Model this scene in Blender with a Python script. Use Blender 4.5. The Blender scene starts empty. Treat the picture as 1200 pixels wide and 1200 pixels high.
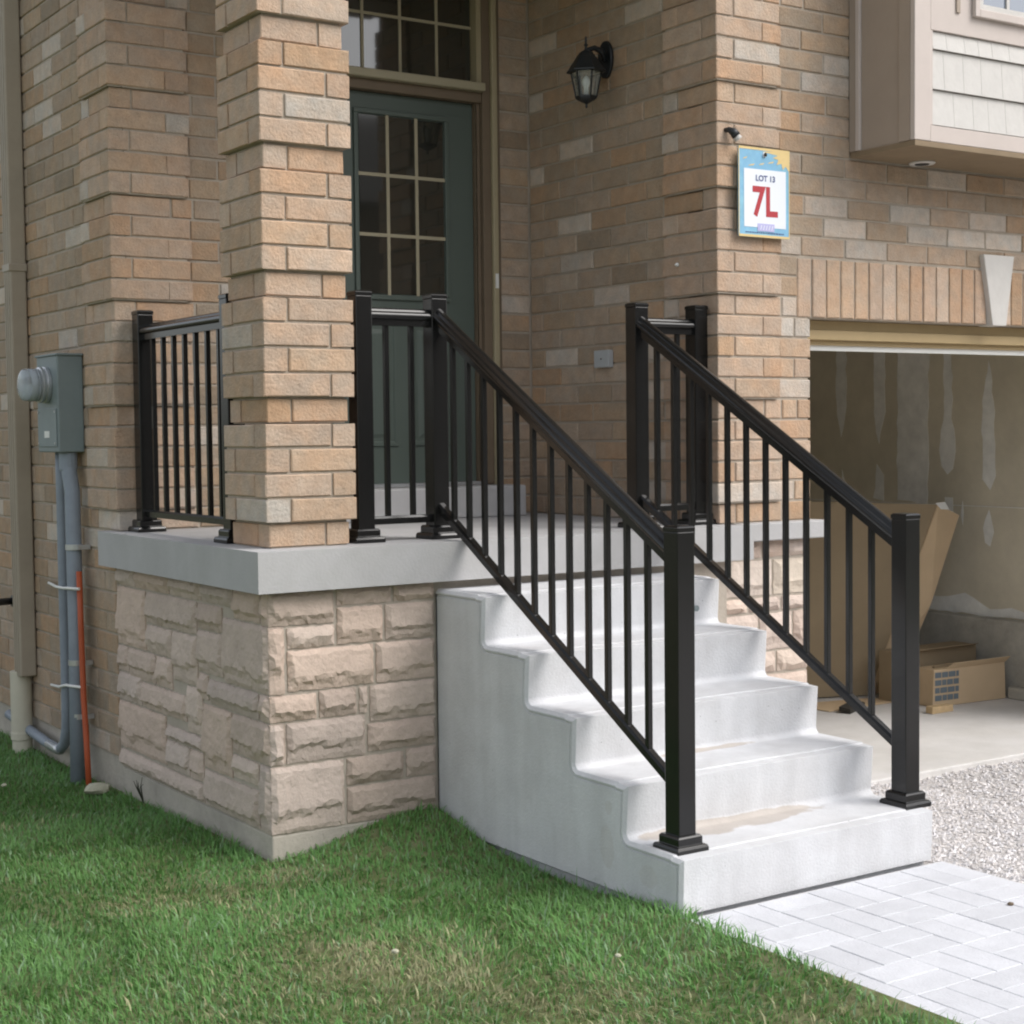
import bpy, bmesh, math, random
import numpy as np
from mathutils import Vector, Matrix, noise
random.seed(7); rng = np.random.default_rng(7)
scn = bpy.context.scene; COL = scn.collection

# ------------------------------------------------------------------ camera
CAM = Vector((-2.33054, -5.09066, 0.40882)); YAW, PIT, ROL, FPX = 0.58638, 0.05046, -0.01138, 1889.06
fw = Vector((math.sin(YAW)*math.cos(PIT), math.cos(YAW)*math.cos(PIT), -math.sin(PIT)))
rt = Vector((math.cos(YAW), -math.sin(YAW), 0)); up = rt.cross(fw)
rt2 = rt*math.cos(ROL)+up*math.sin(ROL); up2 = -rt*math.sin(ROL)+up*math.cos(ROL)
cd = bpy.data.cameras.new('camera'); cam = bpy.data.objects.new('camera', cd); COL.objects.link(cam)
M3 = Matrix((rt2, up2, -fw)).transposed().to_4x4(); M3.translation = CAM
cam.matrix_world = M3
cd.sensor_width = 36; cd.lens = FPX*36/1200; cd.clip_start = .05; cd.clip_end = 3000
scn.camera = cam
# ------------------------------------------------------------------ sky, sun, exposure
SUN = Vector((.42, -.55, .74)).normalized()
w = bpy.data.worlds.new('World'); scn.world = w; w.use_nodes = True
nt = w.node_tree; bg = nt.nodes['Background']
sky = nt.nodes.new('ShaderNodeTexSky'); sky.sky_type = 'NISHITA'; sky.sun_disc = False
sky.sun_elevation = math.asin(SUN.z); sky.sun_rotation = math.atan2(SUN.x, SUN.y)
sky.dust_density = 3.0; sky.air_density = 1.0
hs = nt.nodes.new('ShaderNodeHueSaturation'); hs.inputs['Saturation'].default_value = .32
nt.links.new(sky.outputs[0], hs.inputs['Color']); nt.links.new(hs.outputs[0], bg.inputs[0])
bg.inputs[1].default_value = .15
sd = bpy.data.lights.new('sun', 'SUN'); sd.energy = .95; sd.angle = math.radians(38); sd.color = (1, .97, .93)
so = bpy.data.objects.new('sun', sd); COL.objects.link(so)
so.rotation_euler = SUN.to_track_quat('Z', 'Y').to_euler(); so.location = (3, -8, 8)
scn.view_settings.view_transform = 'Standard'; scn.view_settings.look = 'None'
scn.view_settings.gamma = 1; scn.view_settings.use_curve_mapping = False
scn.view_settings.exposure = 0.72
scn.cycles.filter_width = 2.1

# ------------------------------------------------------------------ materials
def mat(name, col=None, rough=.8, metal=0., spec=.5, mottle=0., mscale=8., bump=0., bscale=60., src=None, col2=None, transl=0., fine=0., hue=0):
    m = bpy.data.materials.new(name); m.use_nodes = True; t = m.node_tree; N = t.nodes; L = t.links
    b = N['Principled BSDF']; b.inputs['Roughness'].default_value = rough; b.inputs['Metallic'].default_value = metal
    b.inputs['Specular IOR Level'].default_value = spec
    geo = N.new('ShaderNodeNewGeometry')
    if src == 'object':
        s = N.new('ShaderNodeObjectInfo').outputs['Color']
    elif src == 'attr':
        a = N.new('ShaderNodeAttribute'); a.attribute_name = 'col'; s = a.outputs['Color']
    else:
        r = N.new('ShaderNodeRGB'); r.outputs[0].default_value = (*col, 1); s = r.outputs[0]
    if col2:
        n = N.new('ShaderNodeTexNoise'); n.inputs['Scale'].default_value = mscale*.6; n.inputs['Detail'].default_value = 8
        n.inputs['Roughness'].default_value = .65; L.new(geo.outputs['Position'], n.inputs['Vector'])
        cr = N.new('ShaderNodeMapRange'); cr.inputs[1].default_value = .42; cr.inputs[2].default_value = .62
        L.new(n.outputs['Fac'], cr.inputs[0])
        mx = N.new('ShaderNodeMix'); mx.data_type = 'RGBA'; L.new(cr.outputs[0], mx.inputs[0]); L.new(s, mx.inputs[6])
        mx.inputs[7].default_value = (*col2, 1); s = mx.outputs[2]
    def mul(s, scale, amt, det=5):
        n = N.new('ShaderNodeTexNoise'); n.inputs['Scale'].default_value = scale; n.inputs['Detail'].default_value = det
        n.inputs['Roughness'].default_value = .7; L.new(geo.outputs['Position'], n.inputs['Vector'])
        cr = N.new('ShaderNodeMapRange'); cr.inputs[1].default_value = .3; cr.inputs[2].default_value = .7
        cr.inputs[3].default_value = 1-amt; cr.inputs[4].default_value = 1+amt; L.new(n.outputs['Fac'], cr.inputs[0])
        mx = N.new('ShaderNodeMix'); mx.data_type = 'RGBA'; mx.blend_type = 'MULTIPLY'; mx.inputs[0].default_value = 1
        L.new(s, mx.inputs[6]); L.new(cr.outputs[0], mx.inputs[7]); return mx.outputs[2]
    if hue:      # warm and cool patches inside each brick
        n = N.new('ShaderNodeTexNoise'); n.inputs['Scale'].default_value = 13; n.inputs['Detail'].default_value = 3
        L.new(geo.outputs['Position'], n.inputs['Vector'])
        cr = N.new('ShaderNodeValToRGB'); cr.color_ramp.elements[0].position = .35; cr.color_ramp.elements[1].position = .68
        cr.color_ramp.elements[0].color = (.95,.98,1.0,1); cr.color_ramp.elements[1].color = (1.04,.98,.92,1)
        L.new(n.outputs['Fac'], cr.inputs[0]); mx = N.new('ShaderNodeMix'); mx.data_type = 'RGBA'; mx.blend_type = 'MULTIPLY'; mx.inputs[0].default_value = 1
        L.new(s, mx.inputs[6]); L.new(cr.outputs[0], mx.inputs[7]); s = mx.outputs[2]
    if mottle: s = mul(s, mscale, mottle)
    if fine: s = mul(s, 220, fine, 2)
    L.new(s, b.inputs['Base Color'])
    if bump:
        n = N.new('ShaderNodeTexNoise'); n.inputs['Scale'].default_value = bscale; n.inputs['Detail'].default_value = 6
        L.new(geo.outputs['Position'], n.inputs['Vector'])
        bp = N.new('ShaderNodeBump'); bp.inputs['Strength'].default_value = bump; bp.inputs['Distance'].default_value = .01
        L.new(n.outputs['Fac'], bp.inputs['Height']); L.new(bp.outputs[0], b.inputs['Normal'])
    if transl:
        tr = N.new('ShaderNodeBsdfTranslucent'); L.new(s, tr.inputs[0]); ms = N.new('ShaderNodeMixShader')
        ms.inputs[0].default_value = transl; L.new(b.outputs[0], ms.inputs[1]); L.new(tr.outputs[0], ms.inputs[2])
        L.new(ms.outputs[0], N['Material Output'].inputs[0])
    return m
MT = dict(
 brick=mat('brick', src='object', rough=.9, spec=.2, mottle=.13, mscale=16, bump=.5, bscale=90, fine=.09, hue=1),
 brick_far=mat('brick_joined', src='attr', rough=.9, spec=.2, mottle=.13, mscale=16, bump=.5, bscale=90, fine=.09, hue=1),
 mortar=mat('mortar', (.42,.365,.30), rough=.95, spec=.1, mottle=.12, mscale=9, bump=.4, bscale=180),
 stone=mat('rock_faced_stone', src='object', rough=.9, spec=.2, mottle=.1, mscale=14, bump=.5, bscale=55, fine=.05),
 smortar=mat('stone_mortar', (.44,.39,.33), rough=.95, spec=.1, mottle=.08, mscale=9, bump=.3),
 found=mat('foundation_concrete', (.47,.43,.37), rough=.95, spec=.15, mottle=.14, mscale=5, bump=.4, bscale=40, col2=(.40,.365,.32), fine=.06),
 slab=mat('slab_concrete', (.44,.435,.435), rough=.88, spec=.2, mottle=.05, mscale=6, bump=.15, bscale=90, col2=(.41,.405,.40)),
 metal=mat('dark_bronze_paint', (.010,.010,.0098), rough=.20, spec=.34, mottle=.1, mscale=12),
 black=mat('black_paint', (.013,.016,.018), rough=.4, spec=.5),
 door=mat('green_grey_paint', (.085,.108,.092), rough=.45, spec=.4, mottle=.04, mscale=4),
 jamb=mat('brown_frame_paint', (.165,.125,.085), rough=.6, spec=.3, mottle=.06),
 cream=mat('cream_brickmould', (.36,.31,.20), rough=.6, spec=.3, mottle=.05),
 muntin=mat('tan_muntin', (.36,.32,.22), rough=.5, spec=.3),
 sidingtrim=mat('bay_trim_paint', (.54,.475,.435), rough=.6, spec=.3, mottle=.03),
 sidepanel=mat('bay_side_panel', (.37,.305,.25), rough=.7, spec=.25, mottle=.03),
 shake=mat('pale_shingle_paint', (.56,.54,.51), rough=.65, spec=.3, mottle=.05, mscale=12, bump=.15, bscale=30),
 soffit=mat('soffit_brown', (.25,.19,.125), rough=.8, spec=.2, mottle=.08),
 garjamb=mat('garage_trim_tan', (.42,.315,.17), rough=.6, spec=.3, mottle=.06),
 white=mat('white_plastic', (.75,.75,.72), rough=.5, spec=.4, mottle=.03),
 drywall=mat('unpainted_drywall', (.64,.585,.465), rough=.95, spec=.1, mottle=.10, mscale=3, fine=.06),
 mud=mat('joint_compound', (.80,.79,.75), rough=.95, spec=.1, mottle=.12, mscale=8),
 curb=mat('garage_curb_concrete', (.42,.40,.35), rough=.95, spec=.15, mottle=.22, mscale=6, bump=.3),
 gfloor=mat('garage_floor_concrete', (.63,.61,.59), rough=.85, spec=.25, mottle=.07, mscale=3, bump=.15, col2=(.56,.54,.51)),
 card=mat('cardboard', (.56,.42,.27), rough=.9, spec=.15, mottle=.05, mscale=5),
 card2=mat('darker_cardboard', (.29,.225,.145), rough=.9, spec=.15, mottle=.06, mscale=5),  # darkened cardboard: shade painted in for the tall carton's side, reused on other pieces
 stamp=mat('blue_grey_print', (.14,.17,.19), rough=.9),
 galv=mat('meter_grey_paint', (.20,.24,.245), rough=.5, spec=.4, mottle=.06, mscale=10),
 pvcgrey=mat('grey_pvc', (.24,.275,.32), rough=.55, spec=.4, mottle=.08, mscale=12),
 orange=mat('orange_conduit', (.42,.085,.03), rough=.5, spec=.4, mottle=.1, mscale=20),
 steel=mat('galvanised_steel', (.55,.56,.57), rough=.35, metal=.7, mottle=.1),
 down=mat('taupe_downspout', (.36,.31,.245), rough=.5, spec=.35, mottle=.07, mscale=6),
 pvc=mat('cream_pvc', (.55,.52,.42), rough=.5, spec=.35, mottle=.06),
 domewhite=mat('meter_glass_glint', (.50,.55,.60), rough=.12, spec=.8),
 dial=mat('meter_face', (.50,.53,.56), rough=.4),
 paver=mat('pale_paver', src='object', rough=.9, spec=.2, mottle=.07, mscale=10, bump=.25, bscale=120, fine=.05),
 bedding=mat('bedding_sand', (.56,.555,.56), rough=.95, mottle=.1),
 gravelbase=mat('gravel_fines', (.50,.475,.46), rough=.95, mottle=.22, mscale=25, bump=.8, bscale=90, fine=.2),
 gravel=mat('gravel', src='attr', rough=.9, spec=.2, mottle=.1, mscale=60),
 soil=mat('lawn_soil', (.12,.15,.06), rough=1, spec=.05, mottle=.3, mscale=20, bump=.6, col2=(.18,.18,.10)),
 dirt=mat('ground_dirt', (.17,.155,.12), rough=1, spec=.05, mottle=.3, mscale=.8, col2=(.09,.12,.05)),
 grass=mat('grass_blades', src='attr', rough=.55, spec=.3, transl=.3),
 far_brick=mat('far_brick_wall', (.17,.12,.09), rough=.95, mottle=.2, mscale=2),
 sblue=mat('sign_blue', (.20,.43,.62), rough=.45, mottle=.10, mscale=14, col2=(.26,.52,.64)),
 syellow=mat('sign_yellow', (.70,.53,.24), rough=.45, mottle=.06, mscale=20),
 swhite=mat('sign_white', (.76,.79,.84), rough=.45),
 sred=mat('sign_red', (.42,.03,.04), rough=.45),
 snavy=mat('sign_navy', (.06,.09,.22), rough=.45),
 slilac=mat('sign_lilac', (.46,.45,.72), rough=.45),
 bulb=mat('frosted_bulb', (.85,.88,.86), rough=.4),
 box=mat('grey_box', (.42,.44,.45), rough=.5, mottle=.05),
 dark=mat('dark_interior', (.03,.026,.02), rough=.9),
 wood=mat('pale_wood', (.5,.36,.2), rough=.8, mottle=.15, mscale=30),
 twig=mat('dark_weed', (.03,.035,.02), rough=.9),
 chip=mat('pale_stone_chip', (.45,.44,.33), rough=.95, mottle=.12, mscale=40, bump=.5),
 roofing=mat('asphalt_shingle_roof', (.09,.08,.075), rough=.95, mottle=.2, mscale=15),
 ceil=mat('porch_ceiling_panel', (.34,.28,.21), rough=.8, mottle=.04),
)
def glassy(name, col, rough=.05, spec=1., ior=1.5):
    m = mat(name, col, rough=rough, spec=spec); m.node_tree.nodes['Principled BSDF'].inputs['IOR'].default_value = ior
    m.node_tree.nodes['Principled BSDF'].inputs['Coat Weight'].default_value = .6
    m.node_tree.nodes['Principled BSDF'].inputs['Coat Roughness'].default_value = .02
    return m
MT['glass'] = glassy('dark_window_glass', (.022,.023,.019))
MT['bayglass'] = glassy('bay_window_glass', (.16,.19,.24))
lg = bpy.data.materials.new('clear_lantern_glass'); lg.use_nodes = True
b = lg.node_tree.nodes['Principled BSDF']; b.inputs['Transmission Weight'].default_value = .85; b.inputs['Roughness'].default_value = .12
b.inputs['Base Color'].default_value = (.80,.84,.80,1); b.inputs['IOR'].default_value = 1.08
MT['lglass'] = lg
mg = bpy.data.materials.new('meter_clear_dome'); mg.use_nodes = True
b = mg.node_tree.nodes['Principled BSDF']; b.inputs['Transmission Weight'].default_value = .6; b.inputs['Roughness'].default_value = .15
b.inputs['Base Color'].default_value = (.66,.72,.76,1); b.inputs['IOR'].default_value = 1.25
MT['mglass'] = mg

# stair concrete: pale precast with damp stains on the two lowest treads
def stair_mat():
    m = mat('precast_concrete', (.64,.645,.66), rough=.82, spec=.25, mottle=.05, mscale=7, bump=.22, bscale=120, fine=.035, col2=(.60,.60,.61))
    t = m.node_tree; N = t.nodes; L = t.links; b = N['Principled BSDF']
    s = b.inputs['Base Color'].links[0].from_socket
    geo = N.new('ShaderNodeNewGeometry'); nz = N.new('ShaderNodeTexNoise'); nz.inputs['Scale'].default_value = 7; nz.inputs['Detail'].default_value = 5
    L.new(geo.outputs['Position'], nz.inputs['Vector'])
    def blob(c, r, s, k=.6):
        sub = N.new('ShaderNodeVectorMath'); sub.operation = 'SUBTRACT'; L.new(geo.outputs['Position'], sub.inputs[0]); sub.inputs[1].default_value = c
        dv = N.new('ShaderNodeVectorMath'); dv.operation = 'DIVIDE'; L.new(sub.outputs[0], dv.inputs[0]); dv.inputs[1].default_value = r
        ln = N.new('ShaderNodeVectorMath'); ln.operation = 'LENGTH'; L.new(dv.outputs[0], ln.inputs[0])
        a = N.new('ShaderNodeMath'); a.operation = 'MULTIPLY_ADD'; L.new(nz.outputs['Fac'], a.inputs[0]); a.inputs[1].default_value = 1.3; L.new(ln.outputs['Value'], a.inputs[2])
        mr = N.new('ShaderNodeMapRange'); L.new(a.outputs[0], mr.inputs[0]); mr.inputs[1].default_value = 1.50; mr.inputs[2].default_value = 1.64
        mr.inputs[3].default_value = k; mr.inputs[4].default_value = 0
        mx = N.new('ShaderNodeMix'); mx.data_type = 'RGBA'; L.new(mr.outputs[0], mx.inputs[0]); L.new(s, mx.inputs[6]); mx.inputs[7].default_value = (.40,.33,.26,1)
        return mx.outputs[2]
    s = blob((1.20,-1.09,-.889), (.42,.10,.02), s)
    s = blob((1.33,-.81,-.711), (.28,.03,.012), s)
    s = blob((.742,-.99,-.93), (.03,.035,.07), s, .15)
    s = blob((.742,-1.2,-.98), (.03,.05,.035), s, .12)
    s = blob((.742,-1.0,-.80), (.03,.025,.03), s, .15)
    vo = N.new('ShaderNodeTexVoronoi'); vo.inputs['Scale'].default_value = 38; L.new(geo.outputs['Position'], vo.inputs['Vector'])
    vr = N.new('ShaderNodeMapRange'); L.new(vo.outputs['Distance'], vr.inputs[0]); vr.inputs[1].default_value=.05; vr.inputs[2].default_value=.11; vr.inputs[3].default_value=.45; vr.inputs[4].default_value=1
    vm = N.new('ShaderNodeMath'); vm.operation='GREATER_THAN'; L.new(vo.outputs['Color'], vm.inputs[0]); vm.inputs[1].default_value=.80
    v2 = N.new('ShaderNodeMix'); v2.data_type='FLOAT'; L.new(vm.outputs[0], v2.inputs[0]); v2.inputs[2].default_value=1; L.new(vr.outputs[0], v2.inputs[3])
    v3 = N.new('ShaderNodeMix'); v3.data_type='RGBA'; v3.blend_type='MULTIPLY'; v3.inputs[0].default_value=1; L.new(s, v3.inputs[6]); L.new(v2.outputs[0], v3.inputs[7]); s = v3.outputs[2]
    # faint vertical rain streaks on the sides
    mp = N.new('ShaderNodeMapping'); mp.inputs['Scale'].default_value = (6,6,.7); L.new(geo.outputs['Position'], mp.inputs['Vector'])
    n2 = N.new('ShaderNodeTexNoise'); n2.inputs['Scale'].default_value = 2.2; n2.inputs['Detail'].default_value = 4; L.new(mp.outputs[0], n2.inputs['Vector'])
    mr = N.new('ShaderNodeMapRange'); L.new(n2.outputs['Fac'], mr.inputs[0]); mr.inputs[1].default_value=.35; mr.inputs[2].default_value=.7; mr.inputs[3].default_value=.93; mr.inputs[4].default_value=1.03
    mx = N.new('ShaderNodeMix'); mx.data_type='RGBA'; mx.blend_type='MULTIPLY'; mx.inputs[0].default_value=1; L.new(s, mx.inputs[6]); L.new(mr.outputs[0], mx.inputs[7])
    L.new(mx.outputs[2], b.inputs['Base Color'])
    return m
MT['stair'] = stair_mat()
b = MT['metal'].node_tree.nodes['Principled BSDF']; b.inputs['Coat Weight'].default_value = .25; b.inputs['Coat Roughness'].default_value = .15

# ------------------------------------------------------------------ helpers
def tag(o, label=None, cat=None, group=None, kind=None):
    if label: o['label'] = label
    if cat: o['category'] = cat
    if group: o['group'] = group
    if kind: o['kind'] = kind
    return o
def thing(name, loc, label, cat, group=None):
    o = bpy.data.objects.new(name, None); o.empty_display_size = .1; o.location = loc; COL.objects.link(o)
    return tag(o, label, cat, group)
def wloc(o):
    v = Vector((0,0,0))
    while o is not None: v += o.location; o = o.parent
    return v
class B:
    """collects shapes in world coordinates; build() links them as one mesh object"""
    def __init__(s): s.v = []; s.f = []
    def add(s, vs, fs):
        n = len(s.v); s.v += [tuple(v) for v in vs]; s.f += [tuple(n+i for i in f) for f in fs]; return s
    def box(s, x0, x1, y0, y1, z0, z1):
        return s.add([(x0,y0,z0),(x1,y0,z0),(x1,y1,z0),(x0,y1,z0),(x0,y0,z1),(x1,y0,z1),(x1,y1,z1),(x0,y1,z1)],
                     [(0,3,2,1),(4,5,6,7),(0,1,5,4),(1,2,6,5),(2,3,7,6),(3,0,4,7)])
    def obox(s, c, ax, ay, az):
        c, ax, ay, az = map(Vector, (c, ax, ay, az)); P = []
        for k in (-1,1):
            for i, j in ((-1,-1),(1,-1),(1,1),(-1,1)): P.append(c+ax*i+ay*j+az*k)
        return s.add(P, [(0,3,2,1),(4,5,6,7),(0,1,5,4),(1,2,6,5),(2,3,7,6),(3,0,4,7)])
    def prism(s, pts, d):
        """extrude a planar polygon along vector d"""
        n = len(pts); d = Vector(d); pts = [Vector(p) for p in pts]
        return s.add(pts+[p+d for p in pts], [tuple(range(n))[::-1], tuple(range(n, 2*n))]+[(i, (i+1)%n, n+(i+1)%n, n+i) for i in range(n)])
    def loft(s, rings):
        n = len(rings[0]); vs = [v for r in rings for v in r]; fs = [tuple(range(n))[::-1], tuple((len(rings)-1)*n+i for i in range(n))]
        for k in range(len(rings)-1):
            for i in range(n): fs.append((k*n+i, k*n+(i+1)%n, (k+1)*n+(i+1)%n, (k+1)*n+i))
        return s.add(vs, fs)
    def tube(s, path, r, n=10):
        path = [Vector(p) for p in path]; rings = []
        rr = r if isinstance(r, (list, tuple)) else [r]*len(path)
        prev = None
        for i, p in enumerate(path):
            t = (path[min(i+1, len(path)-1)]-path[max(i-1, 0)]).normalized()
            a = prev if prev is not None else (Vector((1,0,0)) if abs(t.x) < .9 else Vector((0,1,0)))
            a = (a-t*a.dot(t)).normalized(); bb = t.cross(a); prev = a
            rings.append([p+(a*math.cos(q)+bb*math.sin(q))*rr[i] for q in [2*math.pi*k/n for k in range(n)]])
        return s.loft(rings)
    def lathe(s, c, prof, n=16, axis='z', ph=0.):
        c = Vector(c); rings = []
        for r, h in prof:
            ring = []
            for k in range(n):
                a = 2*math.pi*k/n+ph; x, y = r*math.cos(a), r*math.sin(a)
                ring.append(c+(Vector((x,y,h)) if axis == 'z' else Vector((h,x,y)) if axis == 'x' else Vector((x,h,y))))
            rings.append(ring)
        return s.loft(rings)
    def build(s, name, m, parent=None, smooth=False, bevel=0., seg=2, kind=None):
        off = wloc(parent) if parent else Vector((0,0,0))
        me = bpy.data.meshes.new(name); me.from_pydata([tuple(Vector(v)-off) for v in s.v], [], s.f)
        bm = bmesh.new(); bm.from_mesh(me); bmesh.ops.recalc_face_normals(bm, faces=bm.faces); bm.to_mesh(me); bm.free()
        me.materials.append(MT[m]); o = bpy.data.objects.new(name, me); COL.objects.link(o)
        if parent: o.parent = parent
        if smooth:
            me.polygons.foreach_set('use_smooth', [True]*len(me.polygons))
            sm = me.attributes.get('sharp_edge')
        if bevel:
            md = o.modifiers.new('bevel', 'BEVEL'); md.width = bevel; md.segments = seg; md.limit_method = 'ANGLE'; md.angle_limit = math.radians(35)
        if kind: o['kind'] = kind
        return o
def smooth_by_angle(o, deg=40):
    me = o.data; bm = bmesh.new(); bm.from_mesh(me)
    for f in bm.faces: f.smooth = True
    for e in bm.edges:
        if len(e.link_faces) == 2 and e.calc_face_angle(0) > math.radians(deg): e.smooth = False
    bm.to_mesh(me); bm.free(); return o
def lattice(seed, n=64):
    r = np.random.default_rng(seed).random((n, n)); 
    def f(x, y):
        x = np.asarray(x, float); y = np.asarray(y, float); xi = np.floor(x).astype(int); yi = np.floor(y).astype(int)
        fx = x-xi; fy = y-yi; fx = fx*fx*(3-2*fx); fy = fy*fy*(3-2*fy); a, b_, c, d = r[xi%n, yi%n], r[(xi+1)%n, yi%n], r[xi%n, (yi+1)%n], r[(xi+1)%n, (yi+1)%n]
        return (a*(1-fx)+b_*fx)*(1-fy)+(c*(1-fx)+d*fx)*fy
    return f
NZ = lattice(3); NZ2 = lattice(5)
def project(p):
    d = Vector(p)-CAM; z = d.dot(fw)
    return (600+FPX*d.dot(rt2)/z, 600-FPX*d.dot(up2)/z, z) if z > .1 else (-9999, -9999, 1)

# ------------------------------------------------------------------ ground
CH = .089                                    # brick course
RISE, TREAD, SX, SW = .1777, .2733, .742, 1.119
GF = -1.2                                    # garage floor level
def lawn_h(x, y):
    x = np.asarray(x, float); y = np.asarray(y, float)
    h = -1.108+.10*np.exp(-(((x-.62)/.36)**2+((y-.12)/.36)**2))
    h = h-.035*np.clip((y-.4)/1.5, 0, 1)
    h = h+.064*np.exp(-((x-.74)/.30)**2)*np.clip((-y-.9)/.5, 0, 1)+.018*np.exp(-((x-.74)/.25)**2)*(1-np.clip((-y-.9)/.5, 0, 1))
    return h+.018*(np.clip(1-np.exp(-((x-.74)/.3)**2), .25, 1))*(NZ(x*1.3+9, y*1.3+4)-.5)
g = B(); R = 900
g.add([(-R,-R,-1.34),(R,-R,-1.34),(R,R,-1.34),(-R,R,-1.34)], [(0,1,2,3)])
tag(g.build('ground', 'dirt'), kind='structure')
def edge_x(y): return .735-.07*min(max((-y-1.6)/.7, 0), 1)+.02*math.sin(y*9)
def sheet(name, m, xs, ys, hf, skip=lambda x, y: False):
    g = B(); nx, ny = len(xs), len(ys)
    vs = [(x, y, float(hf(x, y))) for y in ys for x in xs]; fs = []
    for j in range(ny-1):
        for i in range(nx-1):
            if not skip((xs[i]+xs[i+1])/2, (ys[j]+ys[j+1])/2): fs.append((j*nx+i, j*nx+i+1, (j+1)*nx+i+1, (j+1)*nx+i))
    g.add(vs, fs); o = g.build(name, m, smooth=True); return tag(o, kind='structure')
sheet('lawn', 'soil', [-14+i*.35 for i in range(38)]+[-.7+.05*i for i in range(29)]+[.74], [-14+.4*i for i in range(29)]+[-2.4+.08*i for i in range(110)],
      lawn_h, lambda x, y: (x > .1 and y > .12) or (x > .70 and y < -1.3))
# driveway: fine crushed stone falling from the walk to the garage slab
def drive_h(x, y):
    t = min(max((x-1.9)/1.3, 0), 1); base = -1.085*(1-t)-1.235*t
    return base+.02*(float(NZ(x*3, y*3))-.5)
sheet('driveway', 'gravelbase', [1.83+.12*i for i in range(50)], [-14+.4*i for i in range(28)]+[-2.8+.1*i for i in range(29)]+[.06], drive_h)
g = B().box(2.40, 5.6, .055, 6.2, -1.36, GF); tag(g.build('garage_floor', 'gfloor', bevel=.008), kind='structure')

# walkway of pavers, two by two in basket weave
walk = thing('walkway', (1.23, -1.5, -1.066), None, None); walk['kind'] = 'structure'
B().box(.60, 1.868, -14, -1.385, -1.2, -1.0684).build('bedding', 'bedding', walk)
pv = {}
def paver_mesh(L, W, H=.05, c=.0018):
    me = bpy.data.meshes.new('paver'); a, b_ = L/2, W/2
    vs = [(-a,-b_,-H),(a,-b_,-H),(a,b_,-H),(-a,b_,-H),(-a,-b_,-c),(a,-b_,-c),(a,b_,-c),(-a,b_,-c)]+[(sx*(a-c),sy*(b_-c),0) for sx, sy in ((-1,-1),(1,-1),(1,1),(-1,1))]
    fs = [(0,1,5,4),(1,2,6,5),(2,3,7,6),(3,0,4,7),(4,5,9,8),(5,6,10,9),(6,7,11,10),(7,4,8,11),(8,9,10,11)]
    me.from_pydata(vs, [], fs); me.materials.append(MT['paver']); return me
pm = paver_mesh(.2075, .1025)
for j in range(16):
    for i in range(6):
        cx, cy = .705+.21*i, -1.50-.21*j
        for k in (-1, 1):
            o = bpy.data.objects.new('paver', pm); COL.objects.link(o); o.parent = walk
            hor = (i+j) % 2 == 0
            p = Vector((cx, cy+k*.0525, -1.066)) if hor else Vector((cx+k*.0525, cy, -1.066))
            o.location = p-walk.location+Vector((0, 0, random.uniform(-.0008, .0008)))
            o.rotation_euler = (random.uniform(-.006,.006), random.uniform(-.006,.006), (0 if hor else math.pi/2)+random.uniform(-.006,.006))
            v = random.uniform(.56, .64); o.color = (v*.975, v*.985, v*1.03, 1)

# gravel stones
def gravel():
    n = 42000; x = 1.87+rng.random(n)**1.1*3.3; y = -3.0+rng.random(n)*3.06
    keep = (x > 1.875); x = x[keep]; y = y[keep]; n = len(x)
    z = np.array([drive_h(a, b_) for a, b_ in zip(x, y)])
    s = .004+.008*rng.random(n)**2.2
    base = np.array([(1,0,0),(0,1,0),(-1,0,0),(0,-1,0),(0,0,.75),(0,0,-.75)], float)
    F = np.array([(0,1,4),(1,2,4),(2,3,4),(3,0,4),(1,0,5),(2,1,5),(3,2,5),(0,3,5)])
    V = base[None]*(.6+.7*rng.random((n,6,1)))*s[:,None,None]; V *= (.7+.6*rng.random((n,1,3)))
    a = rng.random(n)*6.28; c, sn = np.cos(a), np.sin(a); X = V[:,:,0]*c[:,None]-V[:,:,1]*sn[:,None]; Y = V[:,:,0]*sn[:,None]+V[:,:,1]*c[:,None]
    V = np.stack([X+x[:,None], Y+y[:,None], V[:,:,2]+z[:,None]+s[:,None]*.35], 2).reshape(-1,3)
    Fa = (F[None]+6*np.arange(n)[:,None,None]).reshape(-1,3)
    me = bpy.data.meshes.new('gravel'); me.from_pydata(V.tolist(), [], Fa.tolist()); me.materials.append(MT['gravel'])
    v = .50+.26*rng.random(n); tint = rng.random(n)
    C = np.stack([v*1.0, v*(.94+.04*tint), v*(.90+.10*tint), np.ones(n)], 1); C = np.repeat(C, 6, 0)
    at = me.color_attributes.new('col', 'FLOAT_COLOR', 'POINT'); at.data.foreach_set('color', C.ravel())
    o = bpy.data.objects.new('gravel', me); COL.objects.link(o)
    tag(o, 'pale crushed stone gravel covering the driveway beside the steps', 'gravel', kind='stuff')
gravel()

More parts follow.
